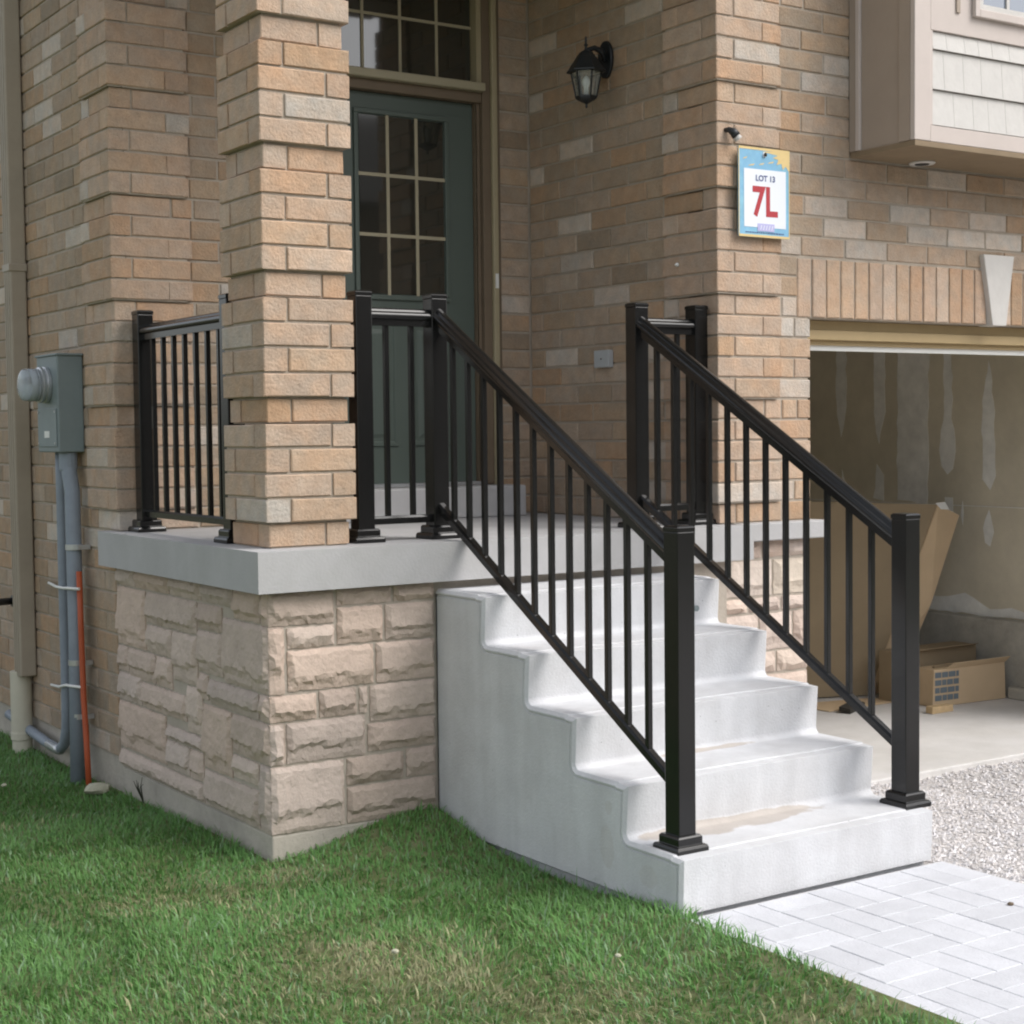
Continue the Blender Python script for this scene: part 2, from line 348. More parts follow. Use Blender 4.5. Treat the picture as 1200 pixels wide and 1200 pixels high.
# grass
def grass():
    pts = []
    N = 330000
    x = -3.2+rng.random(N)*3.97; y = -3.2+rng.random(N)*7.4
    d = np.stack([x-CAM.x, y-CAM.y, -1.08-CAM.z*np.ones(N)], 1)
    z = d@np.array(fw); px = 600+FPX*(d@np.array(rt2))/z; py = 600-FPX*(d@np.array(up2))/z
    ex = .735-.07*np.clip((-y-1.6)/.7, 0, 1)+.015*np.sin(y*9)+.02*(NZ(y*14, x*0)-.5)
    k = (z > .5) & (px > -260) & (px < 1400) & (py < 1420) & (py > 700)
    k &= ~((x > .045) & (y > .06)) & (x < np.where(y < -1.385, ex, .728)) & (y < 4)
    k &= rng.random(N) < np.clip(1.6-.12*z, .35, 1)
    k &= ~((np.hypot(x-.0, y+0.0) < .0))
    x, y = x[k], y[k]; n = len(x)
    # dry patches (places where the turf is thin)
    dry = np.zeros(n)
    for cx, cy, sx, sy, a in [(-.45,-.15,.28,.14,.55),(-.22,-.35,.10,.3,.45),(-.45,-1.2,.4,.35,.35),(-.05,-1.25,.22,.38,.9),(.12,-1.75,.22,.25,.9),(-.22,-.95,.12,.22,.5),(-.9,1.2,.5,.08,.35),(.5,-2.2,.2,.15,.6),(.02,-.12,.12,.14,.5)]:
        dry += a*np.exp(-(((x-cx)/sx)**2+((y-cy)/sy)**2))
    nn = NZ(x*7+3, y*7)*.6+NZ2(x*23, y*23)*.4
    dry = np.clip(dry*(.15+1.3*nn)*.85, 0, .8)
    lush = NZ2(x*2.1+5, y*2.1)*.6+NZ(x*6, y*6)*.4
    h = (.020+.022*rng.random(n))*(.8+.5*lush)*(1-.35*dry)
    # taller fringe against walls and edges
    near = np.maximum(np.exp(-((x-.73)/.03)**2)*(y < .05), np.exp(-((x-.02)/.04)**2)*(y > .05)); h *= 1+.45*near*rng.random(n)
    wdt = .0010+.0026*rng.random(n)**2; h = h*(1+.5*(rng.random(n) > .96))
    a = rng.random(n)*6.283; lean = .25+.95*rng.random(n)
    wa = NZ(x*2+40, y*2)*6.28*1.5
    dx, dy = np.cos(a)+.7*np.cos(wa), np.sin(a)+.7*np.sin(wa); q = np.hypot(dx, dy)+1e-6; dx /= q; dy /= q
    sx_, sy_ = -dy, dx
    z0 = lawn_h(x, y)-.004
    L1 = h*.5; b0 = np.stack([x, y, z0], 1); D = np.stack([dx, dy, 0*dx], 1); S = np.stack([sx_, sy_, 0*dx], 1)*wdt[:,None]
    m = b0+D*(L1*lean*.45)[:,None]; m[:,2] += L1
    t = b0+D*(h*lean*.95)[:,None]; t[:,2] += h*(1-.28*lean)
    V = np.stack([b0-S, b0+S, m+S*.85, m-S*.85, t], 1).reshape(-1, 3)
    i0 = 5*np.arange(n)
    me = bpy.data.meshes.new('grass'); me.vertices.add(5*n); me.vertices.foreach_set('co', V.ravel())
    li = np.stack([i0, i0+1, i0+2, i0+3, i0+3, i0+2, i0+4], 1).ravel(); me.loops.add(7*n); me.loops.foreach_set('vertex_index', li.astype(np.int32))
    me.polygons.add(2*n); st = np.stack([7*np.arange(n), 7*np.arange(n)+4], 1).ravel(); me.polygons.foreach_set('loop_start', st.astype(np.int32))
    me.polygons.foreach_set('loop_total', np.tile([4, 3], n).astype(np.int32)); me.update(calc_edges=True); me.validate()
    g1 = np.array([.085,.215,.052]); g2 = np.array([.185,.36,.11]); dr = np.array([.38,.37,.21]); gr = np.array([.24,.36,.20])
    tt = rng.random(n)*.6+lush*.5; C = (g1+(g2-g1)*tt[:,None])*(.82+.30*np.clip(NZ(x*.9+11, y*.9+2)*.6+.5*(x+1.2)/1.6, 0, 1))[:,None]
    isdry = rng.random(n) < dry; C[isdry] = dr*(.6+.6*rng.random((isdry.sum(), 1)))
    pale = (rng.random(n) < .10+.12*np.clip(-y-.8, 0, 1)) & ~isdry; C[pale] = gr*(.8+.4*rng.random((pale.sum(), 1)))
    C = np.concatenate([C, np.ones((n,1))], 1); C = np.repeat(C, 5, 0)
    at = me.color_attributes.new('col', 'FLOAT_COLOR', 'POINT'); at.data.foreach_set('color', C.ravel())
    me.materials.append(MT['grass']); o = bpy.data.objects.new('grass', me); COL.objects.link(o)
    tag(o, 'short green lawn grass with dry tan patches around the porch', 'grass', kind='stuff')
    print('blades', n)
grass()

# ------------------------------------------------------------------ the house
XA, YB, XD, YE = .06, 1.52, 2.187, .12        # side wall plane, entry wall plane, return wall plane, garage front plane
house = thing('brick_house', (1.2, 3, -1.1), 'tan brick house with a grey green front door and an open garage', 'house')
def wall(name, boxes, m='mortar'):
    g = B()
    for b_ in boxes: g.box(*b_)
    return g.build(name, m, house)
TOP = 31*CH; r_ = .006
side = wall('side_wall', [(XA+r_, 1.2*0+YB+r_, YB+r_, 6.3, -.98, TOP)]) if False else wall('side_wall', [(XA+r_, XA+.30, 1.56, 6.3, -.98, 0), (XA+r_, XA+.30, YB+r_, 6.3, 0, TOP)])
entry = wall('entry_wall', [(XA+.30, 1.03, YB+r_, YB+.28, -.3, TOP), (1.03, 2.0, YB+.03, YB+.28, 2.60, TOP), (2.005, XD+.02, YB+r_, YB+.28, -.3, TOP)])
ret = wall('return_wall', [(XD+r_, XD+.2, YE+.10, YB+.28, -.3, TOP)])
gar = wall('garage_wall', [(XD+r_, 2.71, YE+r_, YE+.10, -.02, .89), (XD+r_, 6.2, YE+r_, YE+.2, .89, TOP), (5.15, 6.2, YE+r_, YE+.2, -1.3, .89)])
garside = wall('garage_jamb_wall', [(XD+.2, 2.705, YE+.10, YE+.24, -1.3, .89)])
PAL_Q = [(.465,.348,.262),(.48,.362,.275),(.445,.33,.247),(.475,.348,.25),(.46,.348,.265),(.49,.38,.295),(.465,.322,.222)]
PAL_F = [(.37,.29,.215),(.40,.31,.235),(.35,.275,.205),(.41,.31,.22),(.38,.30,.23),(.42,.335,.26),(.40,.29,.20)]
PALE = [(.50,.43,.365),(.47,.41,.35),(.53,.465,.40)]
def colour(q, pale=.07):
    u = random.random()
    if u < pale: c = random.choice(PALE)
    elif u < pale+(.0 if q else .03): c = (.30,.24,.18)
    elif u < pale+(.04 if q else .07): c = (.43,.30,.20)
    else: c = random.choice(PAL_Q if q else PAL_F)
    k = random.uniform(.94, 1.06); return tuple(min(.7, v*k) for v in c)
bm_cache = {}
def brick_mesh(L, H, D=.09, m='brick', c=.0035, var=None):
    var = random.randrange(4) if var is None else var; key = (round(L, 3), round(H, 3), D, m, var)
    if key in bm_cache: return bm_cache[key]
    rr = random.Random(hash(key[:3])+var*17); j = lambda: rr.uniform(-.0013, .0013)
    a = L/2; vs = [(-a,D,0),(a,D,0),(a,D,H),(-a,D,H)]
    vs += [(-a+j(),c,j()),(a+j(),c,j()),(a+j(),c,H+j()),(-a+j(),c,H+j())]
    vs += [(-a+c+j(),0,c+j()),(a-c+j(),0,c+j()),(a-c+j(),0,H-c+j()),(-a+c+j(),0,H-c+j())]
    fs = [(0,1,2,3)[::-1],(0,1,5,4),(1,2,6,5),(2,3,7,6),(3,0,4,7),(4,5,9,8),(5,6,10,9),(6,7,11,10),(7,4,8,11),(8,9,10,11)]
    me = bpy.data.meshes.new('brick'); me.from_pydata(vs, [], fs); me.materials.append(MT[m])
    bm = bmesh.new(); bm.from_mesh(me); bmesh.ops.recalc_face_normals(bm, faces=bm.faces); bm.to_mesh(me); bm.free()
    bm_cache[key] = me; return me
LIST = []      # every brick of the house: parent, mesh, location, turn, colour, size in view
def put(parent, L, H, face, n, col, D=.09):
    """face: centre bottom of the brick's outer face, n its outward normal"""
    rz = 0 if n == 'f' else -math.pi/2
    nv = Vector((0,-1,0)) if n == 'f' else Vector((-1,0,0))
    p = project(face+Vector((0,0,H/2))); vdir = (CAM-face).normalized().dot(nv)
    area = L*H*max(vdir, 0)*(FPX/p[2])**2
    if not (-15 < p[0] < 1215 and -15 < p[1] < 1215) or p[2] < 1: area = 0
    # hidden behind the brick pillar or the stairs
    if parent is entry and face.x < 1.02 and p[0] > 262: area = 0
    if parent is gar and p[1] > 640: area *= .5
    LIST.append((parent, brick_mesh(L, H, D), face.copy(), rz, col, area))
HB = .079
def run(parent, O, u, n, u0, u1, k, off, q, proud, pale=.07):
    """one course of bricks from u0 to u1 (metres along u); off shifts the bond"""
    nv = Vector((0,-1,0)) if n == 'f' else Vector((-1,0,0))
    x = u0; first = True
    while x < u1-.02:
        L = .257
        if first and off: L = off
        first = False
        if x+L > u1-.045: L = u1-x-.0 if u1-x < .30 else L
        L = min(L, u1-x)
        c = O+u*(x+L/2)+nv*(proud+random.uniform(-.001,.0015)); put(parent, L, HB, Vector((c.x, c.y, k*CH+.005)), n, colour(q, pale)); x += L+.010
def corner_course(pa, na, ua, pb, nb, ub, C, k, proud):
    """both faces of a quoin: stretcher + header one way, header + stretcher the other; returns nothing"""
    C = C+(Vector((0,-1,0))+Vector((-1,0,0)))*proud*0
    nva = Vector((0,-1,0)) if na == 'f' else Vector((-1,0,0)); nvb = Vector((0,-1,0)) if nb == 'f' else Vector((-1,0,0))
    pr = proud; z = k*CH+.005; Cc = C+(nva+nvb)*pr
    if k % 2: pa, na, ua, nva, pb, nb, ub, nvb = pb, nb, ub, nvb, pa, na, ua, nva
    f = Cc+ua*(.257/2); put(pa, .257, HB, Vector((f.x, f.y, z)), na, colour(True, .05))
    f = Cc+ua*(.267+.045); put(pa, .09+pr, HB, Vector((f.x, f.y, z)), na, colour(True, .25))
    f = Cc+ub*(.10+.257/2); put(pb, .257, HB, Vector((f.x, f.y, z)), nb, colour(True, .05))
UX, UY = Vector((1,0,0)), Vector((0,1,0))
QW = .357
qa, qb = [], []
for k in range(0, 31):
    pr = 0 if k % 5 == 0 else .018
    corner_course(side, 's', UY, entry, 'f', UX, Vector((XA, YB, 0)), k, pr)
    corner_course(ret, 's', UY, gar, 'f', UX, Vector((XD, YE, 0)), k, pr)
    off = .1235 if k % 2 else 0
    run(side, Vector((XA, YB, 0)), UY, 's', QW+.012-pr, 4.6, k, off, False, 0, .10)
    run(entry, Vector((XA, YB, 0)), UX, 'f', QW+.012-pr, .97, k, off, False, 0)
    run(ret, Vector((XD, YE, 0)), UY, 's', QW+.012-pr, YB-YE-.004, k, .1235 if k % 2 == 0 else 0, False, 0, .05)
    run(entry, Vector((2.012, YB, 0)), UX, 'f', 0, .165, k, 0, False, 0, .03)
    if k < 10:
        run(gar, Vector((XD, YE, 0)), UX, 'f', QW+.012-pr, .533, k, .08 if k % 2 else 0, True, 0, .25)
    elif k < 13:
        run(gar, Vector((XD, YE, 0)), UX, 'f', QW+.012-pr, .455, k, 0, False, 0, .1)
    else:
        stop = .775 if k >= 18 else 3.9
        run(gar, Vector((XD, YE, 0)), UX, 'f', QW+.012-pr, stop, k, off, False, 0, .4 if k in (13, 14) else .12)
# mortar of the projecting quoins
for nm, par, bx in (('q', side, lambda z0, z1: (XA-.011, XA+.05, YB-.011, YB+QW-.03, z0, z1)), ('q', ret, lambda z0, z1: (XD-.011, XD+.05, YE-.011, YE+QW-.03, z0, z1)),
                    ('q', entry, lambda z0, z1: (XA+.052, XA+QW-.03, YB-.011, YB+.03, z0, z1)), ('q', gar, lambda z0, z1: (XD+.052, XD+QW-.03, YE-.011, YE+.03, z0, z1))):
    g = B()
    for j in range(6): g.box(*bx(j*5*CH+CH-.001, (j+1)*5*CH-.004))
    g.build('quoin_mortar', 'mortar', par)
for k in range(-11, 0):                       # below the porch slab
    run(side, Vector((XA, YB, 0)), UY, 's', .062, 4.6, k, .1235 if k % 2 else 0, False, 0, .06)
for k in range(-13, 10): run(gar, Vector((XD, YE, 0)), UX, 'f', 2.966, 3.99, k, .1235 if k % 2 else 0, True, 0, .1)
# soldier course over the garage opening
x = 2.646
while x < 5.2:
    if not (3.86 < x+.04 < 4.0):
        wd = .079; nm = brick_mesh(wd, .255); f = Vector((x+wd/2, YE-random.uniform(.000,.003), .893)); LIST.append((gar, nm, f, 0, colour(True, .04), 2500 if x < 4.2 else 0))
    x += .0885
LIST.sort(key=lambda t: -t[5])
for i, (par, me, f, rz, c, a) in enumerate(LIST[:300]):
    o = bpy.data.objects.new('brick', me); COL.objects.link(o); o.parent = par; o.location = f-wloc(par); o.rotation_euler = (0, 0, rz); o.color = (*c, 1)
def join_bricks(items, name, parent, m='brick_far'):
    V, F, C = [], [], []; off = wloc(parent)
    for par, me, f, rz, c, a in items:
        n = len(V); cs, sn = math.cos(rz), math.sin(rz)
        for v in me.vertices: V.append((v.co.x*cs-v.co.y*sn+f.x-off.x, v.co.x*sn+v.co.y*cs+f.y-off.y, v.co.z+f.z-off.z)); C += [*c, 1]
        for p in me.polygons: F.append(tuple(n+i for i in p.vertices))
    me = bpy.data.meshes.new(name); me.from_pydata(V, [], F); me.materials.append(MT[m])
    at = me.color_attributes.new('col', 'FLOAT_COLOR', 'POINT'); at.data.foreach_set('color', C)
    o = bpy.data.objects.new(name, me); COL.objects.link(o); o.parent = parent; o['kind'] = 'stuff'; return o
join_bricks(LIST[300:], 'brick', house)
print('bricks', len(LIST))

# foundation, upper storey, roof over the porch
g = B().box(XA+.015, XA+.3, 1.565, 6.3, -1.4, -.982).box(2.2, 2.7, .14, .3, -1.4, -1.0); g.build('foundation', 'found', house, bevel=.006)
B().box(-.02, 6.2, .0, 6.3, TOP+.06, TOP+2.4).build('upper_storey', 'sidepanel', house)
B().box(-.05, XD, .02, YB, TOP+.002, TOP+.06).build('porch_ceiling', 'ceil', house)
B().box(.45, XD-.001, .12, .45, TOP-.012, TOP+.001).build('porch_beam', 'ceil', house, bevel=.004)
g = B(); g.prism([(-.4,-.5,TOP+2.4),(6.6,-.5,TOP+2.4),(6.6,6.7,TOP+2.4),(-.4,6.7,TOP+2.4)], (0,0,.1)); g.loft([[(-.4,-.5,TOP+2.5),(6.6,-.5,TOP+2.5),(6.6,6.7,TOP+2.5),(-.4,6.7,TOP+2.5)],[(2.5,3,TOP+4),(3.7,3,TOP+4),(3.7,3.2,TOP+4),(2.5,3.2,TOP+4)]]); g.build('roof', 'roofing', house)

# garage opening: keystone, head trim, stone pier, sill
g = B(); g.loft([[(3.892,YE-.028,.885),(3.99,YE-.028,.885),(3.99,YE+.06,.885),(3.892,YE+.06,.885)],[(3.826,YE-.028,1.222),(4.045,YE-.028,1.222),(4.045,YE+.06,1.222),(3.826,YE+.06,1.222)]])
g.build('keystone', 'shake', house, bevel=.004)
hd = B().box(2.715, 5.15, YE+.09, YE+.24, .845, .889).build('door_head', 'garjamb', house, bevel=.003)
B().box(2.72, 5.145, YE+.07, YE+.12, .80, .845).build('moulding', 'garjamb', hd, bevel=.004)
B().box(2.722, 5.14, YE+.10, YE+.24, .778, .80).build('stop', 'garjamb', hd, bevel=.002)
B().box(2.724, 5.138, YE+.115, YE+.135, .755, .778).build('weatherstrip', 'white', hd)
B().box(2.706, 2.722, YE+.15, YE+.24, -1.2, .775).build('door_jamb', 'garjamb', house)
def rock_face(name, parent, rect, plane, base, colr, depth=.026, back=.06, seed=0, cell=.016):
    """rock-faced stone; plane 'f' (faces -Y, u = x) or 's' (faces -X, u = y)"""
    u0, u1, z0, z1 = rect; u0 += .0025; u1 -= .0025; z0 += .001; z1 -= .001; rr = random.Random(seed); nu = max(3, int((u1-u0)/cell)); nv = max(3, int((z1-z0)/cell))
    V, F = [], []; H = z1-z0; line = rr.uniform(.24, .42); sd_ = seed*3.7
    for j in range(nv+1):
        for i in range(nu+1):
            a, b_ = i/nu, j/nv; u = u0+(u1-u0)*a; z = z0+H*b_
            edge = i in (0, nu) or j in (0, nv)
            wv = line+.16*noise.noise(Vector((u*9+sd_, 3, 0)))+.06*noise.noise(Vector((u*40, sd_, 0)))
            tt = max(0, (1-b_)/max(.2, 1-wv)); hi = depth*min(1, .42+.58*tt)
            q_ = min(1, max(0, (b_-wv+.10)/.13)); q_ = q_*q_*(3-2*q_); d = depth*.30*(1-q_)+hi*q_
            d += depth*.22*noise.noise(Vector((u*9+sd_, z*9, 5)))+.0022*noise.noise(Vector((u*40, z*40+sd_, 2)))
            eu = min(a, 1-a)*(u1-u0); ev = (1-b_)*H
            d *= min(1, .2+eu/.018)*min(1, .5+ev/.014)
            if edge: d = .001
            jx = 0 if i in (0, nu) else rr.uniform(-.28, .28)*(u1-u0)/nu; jz = 0 if j in (0, nv) else rr.uniform(-.28, .28)*H/nv
            if j in (0, nv) and 0 < i < nu: jz = rr.uniform(-.0025, .0025)
            if i in (0, nu) and 0 < j < nv: jx = rr.uniform(-.0025, .0025)
            V.append((u+jx, -d, z+jz))
    ix = lambda i, j: j*(nu+1)+i
    for j in range(nv):
        for i in range(nu):
            if rr.random() < .5: F += [(ix(i,j), ix(i+1,j), ix(i+1,j+1)), (ix(i,j), ix(i+1,j+1), ix(i,j+1))]
            else: F += [(ix(i,j), ix(i+1,j), ix(i,j+1)), (ix(i+1,j), ix(i+1,j+1), ix(i,j+1))]
    bd = [ix(i,0) for i in range(nu+1)]+[ix(nu,j) for j in range(1,nv+1)]+[ix(i,nv) for i in range(nu-1,-1,-1)]+[ix(0,j) for j in range(nv-1,0,-1)]
    n0 = len(V); V += [(V[q][0], back, V[q][2]) for q in bd]; m = len(bd)
    for q in range(m): F.append((bd[q], n0+q, n0+(q+1)%m, bd[(q+1)%m]))
    g = B()
    if plane == 'f': g.add([(u, base+y, z) for u, y, z in V], F)
    else: g.add([(base+y, u, z) for u, y, z in V], [f[::-1] for f in F])
    o = g.build(name, 'stone', parent); o.color = (*colr, 1); return o
def stone_col(rr, warm=1.):
    c = random.choice([(.52,.42,.355),(.54,.445,.38),(.50,.405,.34),(.55,.435,.36),(.51,.425,.37)]); k = random.uniform(.90, 1.10); return tuple(v*k for v in c)
gs = wall('stone_pier', [(XD+.02, 2.705, YE+.015, YE+.10, -1.25, -.075)], 'smortar')
rows = [(-.155,-.085),(-.32,-.165),(-.39,-.33),(-.56,-.40),(-.66,-.57),(-.84,-.67),(-.93,-.85),(-1.12,-.94),(-1.24,-1.13)]
cuts = [[2.44,2.58],[2.50],[2.36,2.55],[2.42,2.62],[2.52],[2.46],[2.4,2.6],[2.55],[2.45]]
sd_i = 500
for (a, b_), cc in zip(rows, cuts):
    xs = [2.20]+cc+[2.712]
    for i in range(len(xs)-1):
        rock_face('stone', gs, (xs[i]+.004, xs[i+1]-.004, a, b_), 'f', YE+.012, tuple(min(.6,v*1.12) for v in stone_col(0)), depth=.02, seed=sd_i, cell=.025); sd_i += 1
g = B(); g.box(2.20, 2.762, YE-.055, YE+.10, -.078, .0); o = g.build('stone_sill', 'slab', house, bevel=.006)

# garage interior
B().box(5.45, 5.6, YE+.21, 6.2, -1.2, 1.5).build('garage_side_wall', 'drywall', house)
inn = B().box(2.40, 5.45, 6.0, 6.15, -1.2, 1.5).box(2.3, 2.42, YE+.25, 6.2, -1.2, 1.5).box(5.16, 5.45, YE+.205, YE+.23, -1.2, 1.5); inn.build('garage_inner_wall', 'drywall', house)
B().box(2.3, 5.6, YE+.205, 6.2, 1.5, 1.56).build('garage_ceiling', 'drywall', house)
B().box(2.5, 5.4, YE+.202, YE+.235, .90, 1.49).build('garage_header_board', 'drywall', house)
B().box(5.36, 5.449, YE+.26, 5.99, -1.2, -.75).build('garage_curb', 'curb', house, bevel=.008)
B().box(5.30, 5.359, YE+.26, 1.15, -1.2, -1.13).build('curb_step', 'curb', house, bevel=.01)
def smear(pts, seed):
    rr = random.Random(seed); out = []
    for i in range(len(pts)):
        a, b_ = pts[i], pts[(i+1) % len(pts)]; n = max(1, int(math.dist(a, b_)/.06))
        for t in range(n):
            f = t/n; out.append((a[0]+(b_[0]-a[0])*f+rr.uniform(-.008,.008), a[1]+(b_[1]-a[1])*f+rr.uniform(-.006,.006)))
    B().prism([(5.449, y, z) for y, z in out], (-.003, 0, 0)).build('joint_compound', 'mud', house)
smear([(2.68,1.4),(2.60,1.4),(2.60,.55),(2.64,.34),(2.69,.55)], 1)
smear([(2.63,.12),(2.66,-.02),(2.62,-.05),(2.59,-.02)], 2)
smear([(2.34,1.4),(2.26,1.4),(2.25,.5),(2.31,.30),(2.35,.5)], 3)
smear([(2.33,.17),(2.35,-.06),(2.26,-.07),(2.27,.1)], 4)
smear([(2.15,1.4),(1.885,1.4),(1.895,-.08),(2.15,-.065)], 5)
smear([(1.77,1.4),(1.71,1.4),(1.70,.45),(1.665,.25),(1.69,.14),(1.73,.10),(1.79,.16),(1.80,.26),(1.765,.5)], 6)
smear([(1.76,-.03),(1.69,-.03),(1.69,-.14),(1.71,-.2),(1.75,-.16)], 7)
smear([(1.62,-.06),(1.635,-.14),(1.62,-.2),(1.60,-.12)], 8)
smear([(1.42,.80),(1.38,.55),(1.365,.1),(1.41,.02),(1.46,.08),(1.47,.5)], 9)
smear([(1.41,-.10),(1.37,-.24),(1.40,-.32),(1.44,-.30),(1.46,-.22)], 10)
smear([(2.1,-.745),(.7,-.745),(.7,-.70),(1.1,-.715),(1.25,-.68),(1.4,-.70),(1.6,-.62),(1.8,-.66),(2.0,-.66),(2.1,-.69)], 11)
smear([(.95,1.4),(.88,1.4),(.87,.4),(.91,.1),(.96,.4)], 12)
B().box(5.445, 5.4495, YE+.26, 5.9, -.085, -.08).build('board_seam', 'mud', house)

# bay window box over the garage
bay = B().box(2.985, 6.0, -.24, YE-.002, 1.63, TOP+.05).build('bay_window', 'sidepanel', house)
x0, yb = 2.96, -.266
B().box(x0, 6.0, yb, YE-.004, 1.605, 1.63).build('soffit', 'soffit', bay, bevel=.003)
B().box(x0-.004, x0+.022, .078, YE-.003, 1.631, TOP).build('back_trim', 'sidepanel', bay, bevel=.003)
B().box(x0-.008, x0+.02, .052, .076, 1.631, TOP).build('corner_bead', 'sidingtrim', bay, bevel=.003)
B().box(x0+.006, x0+.024, -.172, .050, 1.631, TOP).build('side_panel', 'sidepanel', bay)
B().box(x0-.003, x0+.024, yb+.026, -.174, 1.631, TOP).build('front_corner_trim', 'sidepanel', bay, bevel=.003)
B().box(x0-.004, 3.055, yb-.002, yb+.024, 1.631, TOP).build('corner_board', 'sidingtrim', bay, bevel=.003)
B().box(3.057, 6.0, yb, yb+.024, 1.631, 1.70).build('bottom_board', 'sidingtrim', bay, bevel=.002)
B().box(3.057, 6.0, yb, yb+.024, 2.105, 2.60).build('top_board', 'sidingtrim', bay, bevel=.002)
B().box(3.212, 3.236, yb-.008, yb-.001, 2.195, 2.6).build('trim_strip', 'sidepanel', bay, bevel=.002)
shk = B().box(3.056, 3.07, yb+.001, yb+.022, 1.702, 2.103).build('frame_bead', 'sidingtrim', bay)
rows = [(1.702, 1.855, .020), (1.855, 2.025, .010), (2.025, 2.103, .000)]
for ri, (a, b_, dz) in enumerate(rows):
    x = 3.073-.05*ri
    while x < 5.9:
        wd = random.choice([.09,.115,.14,.125,.10]); xa = max(x, 3.073); y1 = yb+.001+dz*.1
        if x+wd > xa+.01:
            g = B(); t = .012; g.loft([[(xa, y1, a+.002), (x+wd-.0015, y1, a+.002), (x+wd-.0015, y1+.01, a+.002), (xa, y1+.01, a+.002)],
                                 [(xa, y1+t, b_-.001), (x+wd-.0015, y1+t, b_-.001), (x+wd-.0015, y1+.018, b_-.001), (xa, y1+.018, b_-.001)]])
            o = g.build('shingle', 'shake', bay)
        x += wd
B().box(3.06, 6, yb+.02, yb+.026, 1.69, 2.11).build('shingle_backing', 'jamb', bay)
wn = B().box(3.315, 3.345, yb-.024, yb-.001, 2.19, 2.6).box(3.345, 4.6, yb-.024, yb-.001, 2.19, 2.225).build('window_frame', 'sidingtrim', bay, bevel=.003)
B().box(3.345, 4.6, yb-.014, yb-.001, 2.225, 2.25).box(3.345, 3.375, yb-.014, yb-.001, 2.25, 2.6).box(3.53, 3.548, yb-.014, yb-.001, 2.25, 2.6).build('sash', 'shake', bay)
B().box(3.375, 4.6, yb-.006, yb-.002, 2.25, 2.6).build('window_pane', 'bayglass', bay)
g = B(); n = 28
g.lathe((3.33, .03, 1.6), [(.030,.005),(.058,.005),(.060,0.001),(.055,-.004),(.034,-.004),(.030,.002)], n); o = g.build('soffit_light', 'shake', bay); smooth_by_angle(o)
B().lathe((3.33, .03, 1.6), [(.032,.0),(.032,-.0062)], n).build('soffit_light_lens', 'dark', bay)

# front door and transom
DY = YB+.045
door = B().box(1.09, 1.885, DY, DY+.045, .165, 1.985).build('front_door', 'door', house, bevel=.003)
GX0, GX1, GZ0, GZ1 = 1.255, 1.722, 1.05, 1.885
g = B(); fr = .022
g.box(GX0-fr, GX1+fr, DY-.012, DY-.001, GZ1, GZ1+fr).box(GX0-fr, GX1+fr, DY-.012, DY-.001, GZ0-fr, GZ0).box(GX0-fr, GX0, DY-.012, DY-.001, GZ0, GZ1).box(GX1, GX1+fr, DY-.012, DY-.001, GZ0, GZ1)
g.build('glass_frame', 'door', door, bevel=.003)
for i in range(3):
    for j in range(3):
        xa = GX0+(GX1-GX0)*i/3; xb = GX0+(GX1-GX0)*(i+1)/3; za = GZ0+(GZ1-GZ0)*j/3; zb = GZ0+(GZ1-GZ0)*(j+1)/3
        B().box(xa+.006, xb-.006, DY-.004, DY-.001, za+.006, zb-.006).build('glass_pane', 'glass', door)
g = B()
for i in (1, 2):
    xx = GX0+(GX1-GX0)*i/3; g.box(xx-.008, xx+.008, DY-.008, DY-.0012, GZ0, GZ1)
g.build('upright_muntin', 'muntin', door)
for j in (1, 2):
    zz = GZ0+(GZ1-GZ0)*j/3; B().box(GX0, GX1, DY-.0075, DY-.0014, zz-.008, zz+.008).build('cross_muntin', 'muntin', door)
for xa in (1.20, 1.52):                       # two raised panels under the glass
    g = B(); x1 = xa+.25
    def fr_(d, y): return [(xa+d, y, .34+d), (x1-d, y, .34+d), (x1-d, y, .93-d), (xa+d, y, .93-d)]
    g.loft([fr_(0, DY-.001), fr_(.004, DY-.010), fr_(.018, DY-.010), fr_(.026, DY-.003), fr_(.04, DY-.003), fr_(.06, DY-.011)]); g.build('raised_panel', 'door', door)
fr = B().box(1.886, 1.912, YB+.02, DY+.05, .15, 2.0).box(1.062, 1.089, YB+.02, DY+.05, .15, 2.0).build('door_jamb', 'jamb', house, bevel=.002)
B().box(1.8875, 1.8935, DY-.025, DY-.004, .17, 1.985).build('weatherstrip', 'cream', fr)
B().box(1.913, 1.958, YB-.005, YB+.05, .15, 2.60).build('frame_side', 'jamb', fr, bevel=.004)
B().box(1.959, 1.990, YB-.022, YB+.03, .0, 2.60).build('brickmould', 'cream', fr, bevel=.006)
B().box(1.991, 2.010, YB-.006, YB+.03, .0, 2.60).build('caulk_strip', 'jamb', fr)
B().box(1.0, 1.061, YB-.02, YB+.05, .15, 2.60).build('frame_side', 'jamb', fr, bevel=.004)
B().box(1.06, 1.9125, YB-.04, DY+.05, 2.035, 2.075).build('head_rail', 'muntin', fr, bevel=.006)
B().box(1.06, 1.912, YB+.0, DY+.05, 1.987, 2.034).build('head_casing', 'jamb', fr, bevel=.004)
B().box(1.09, 1.885, YB-.02, DY+.05, .149, .165).build('door_sill', 'steel', fr)
tr = B().box(1.062, 1.912, DY+.012, DY+.04, 2.076, 2.60).build('transom_window', 'jamb', house)
B().box(1.885, 1.912, YB+.0, DY+.011, 2.076, 2.6).build('sash_side', 'cream', tr)
for i in range(4):
    xs = [1.09+.2*i, 1.09+.2*(i+1)]
    for za, zb in ((2.085, 2.34), (2.352, 2.59)): B().box(xs[0]+.006, xs[1]-.006-(.005 if i == 3 else 0), DY+.004, DY+.011, za, zb).build('transom_pane', 'glass', tr)
g = B()
for i in (1, 2, 3): g.box(1.083+.2*i, 1.097+.2*i, DY-.002, DY+.0105, 2.08, 2.6)
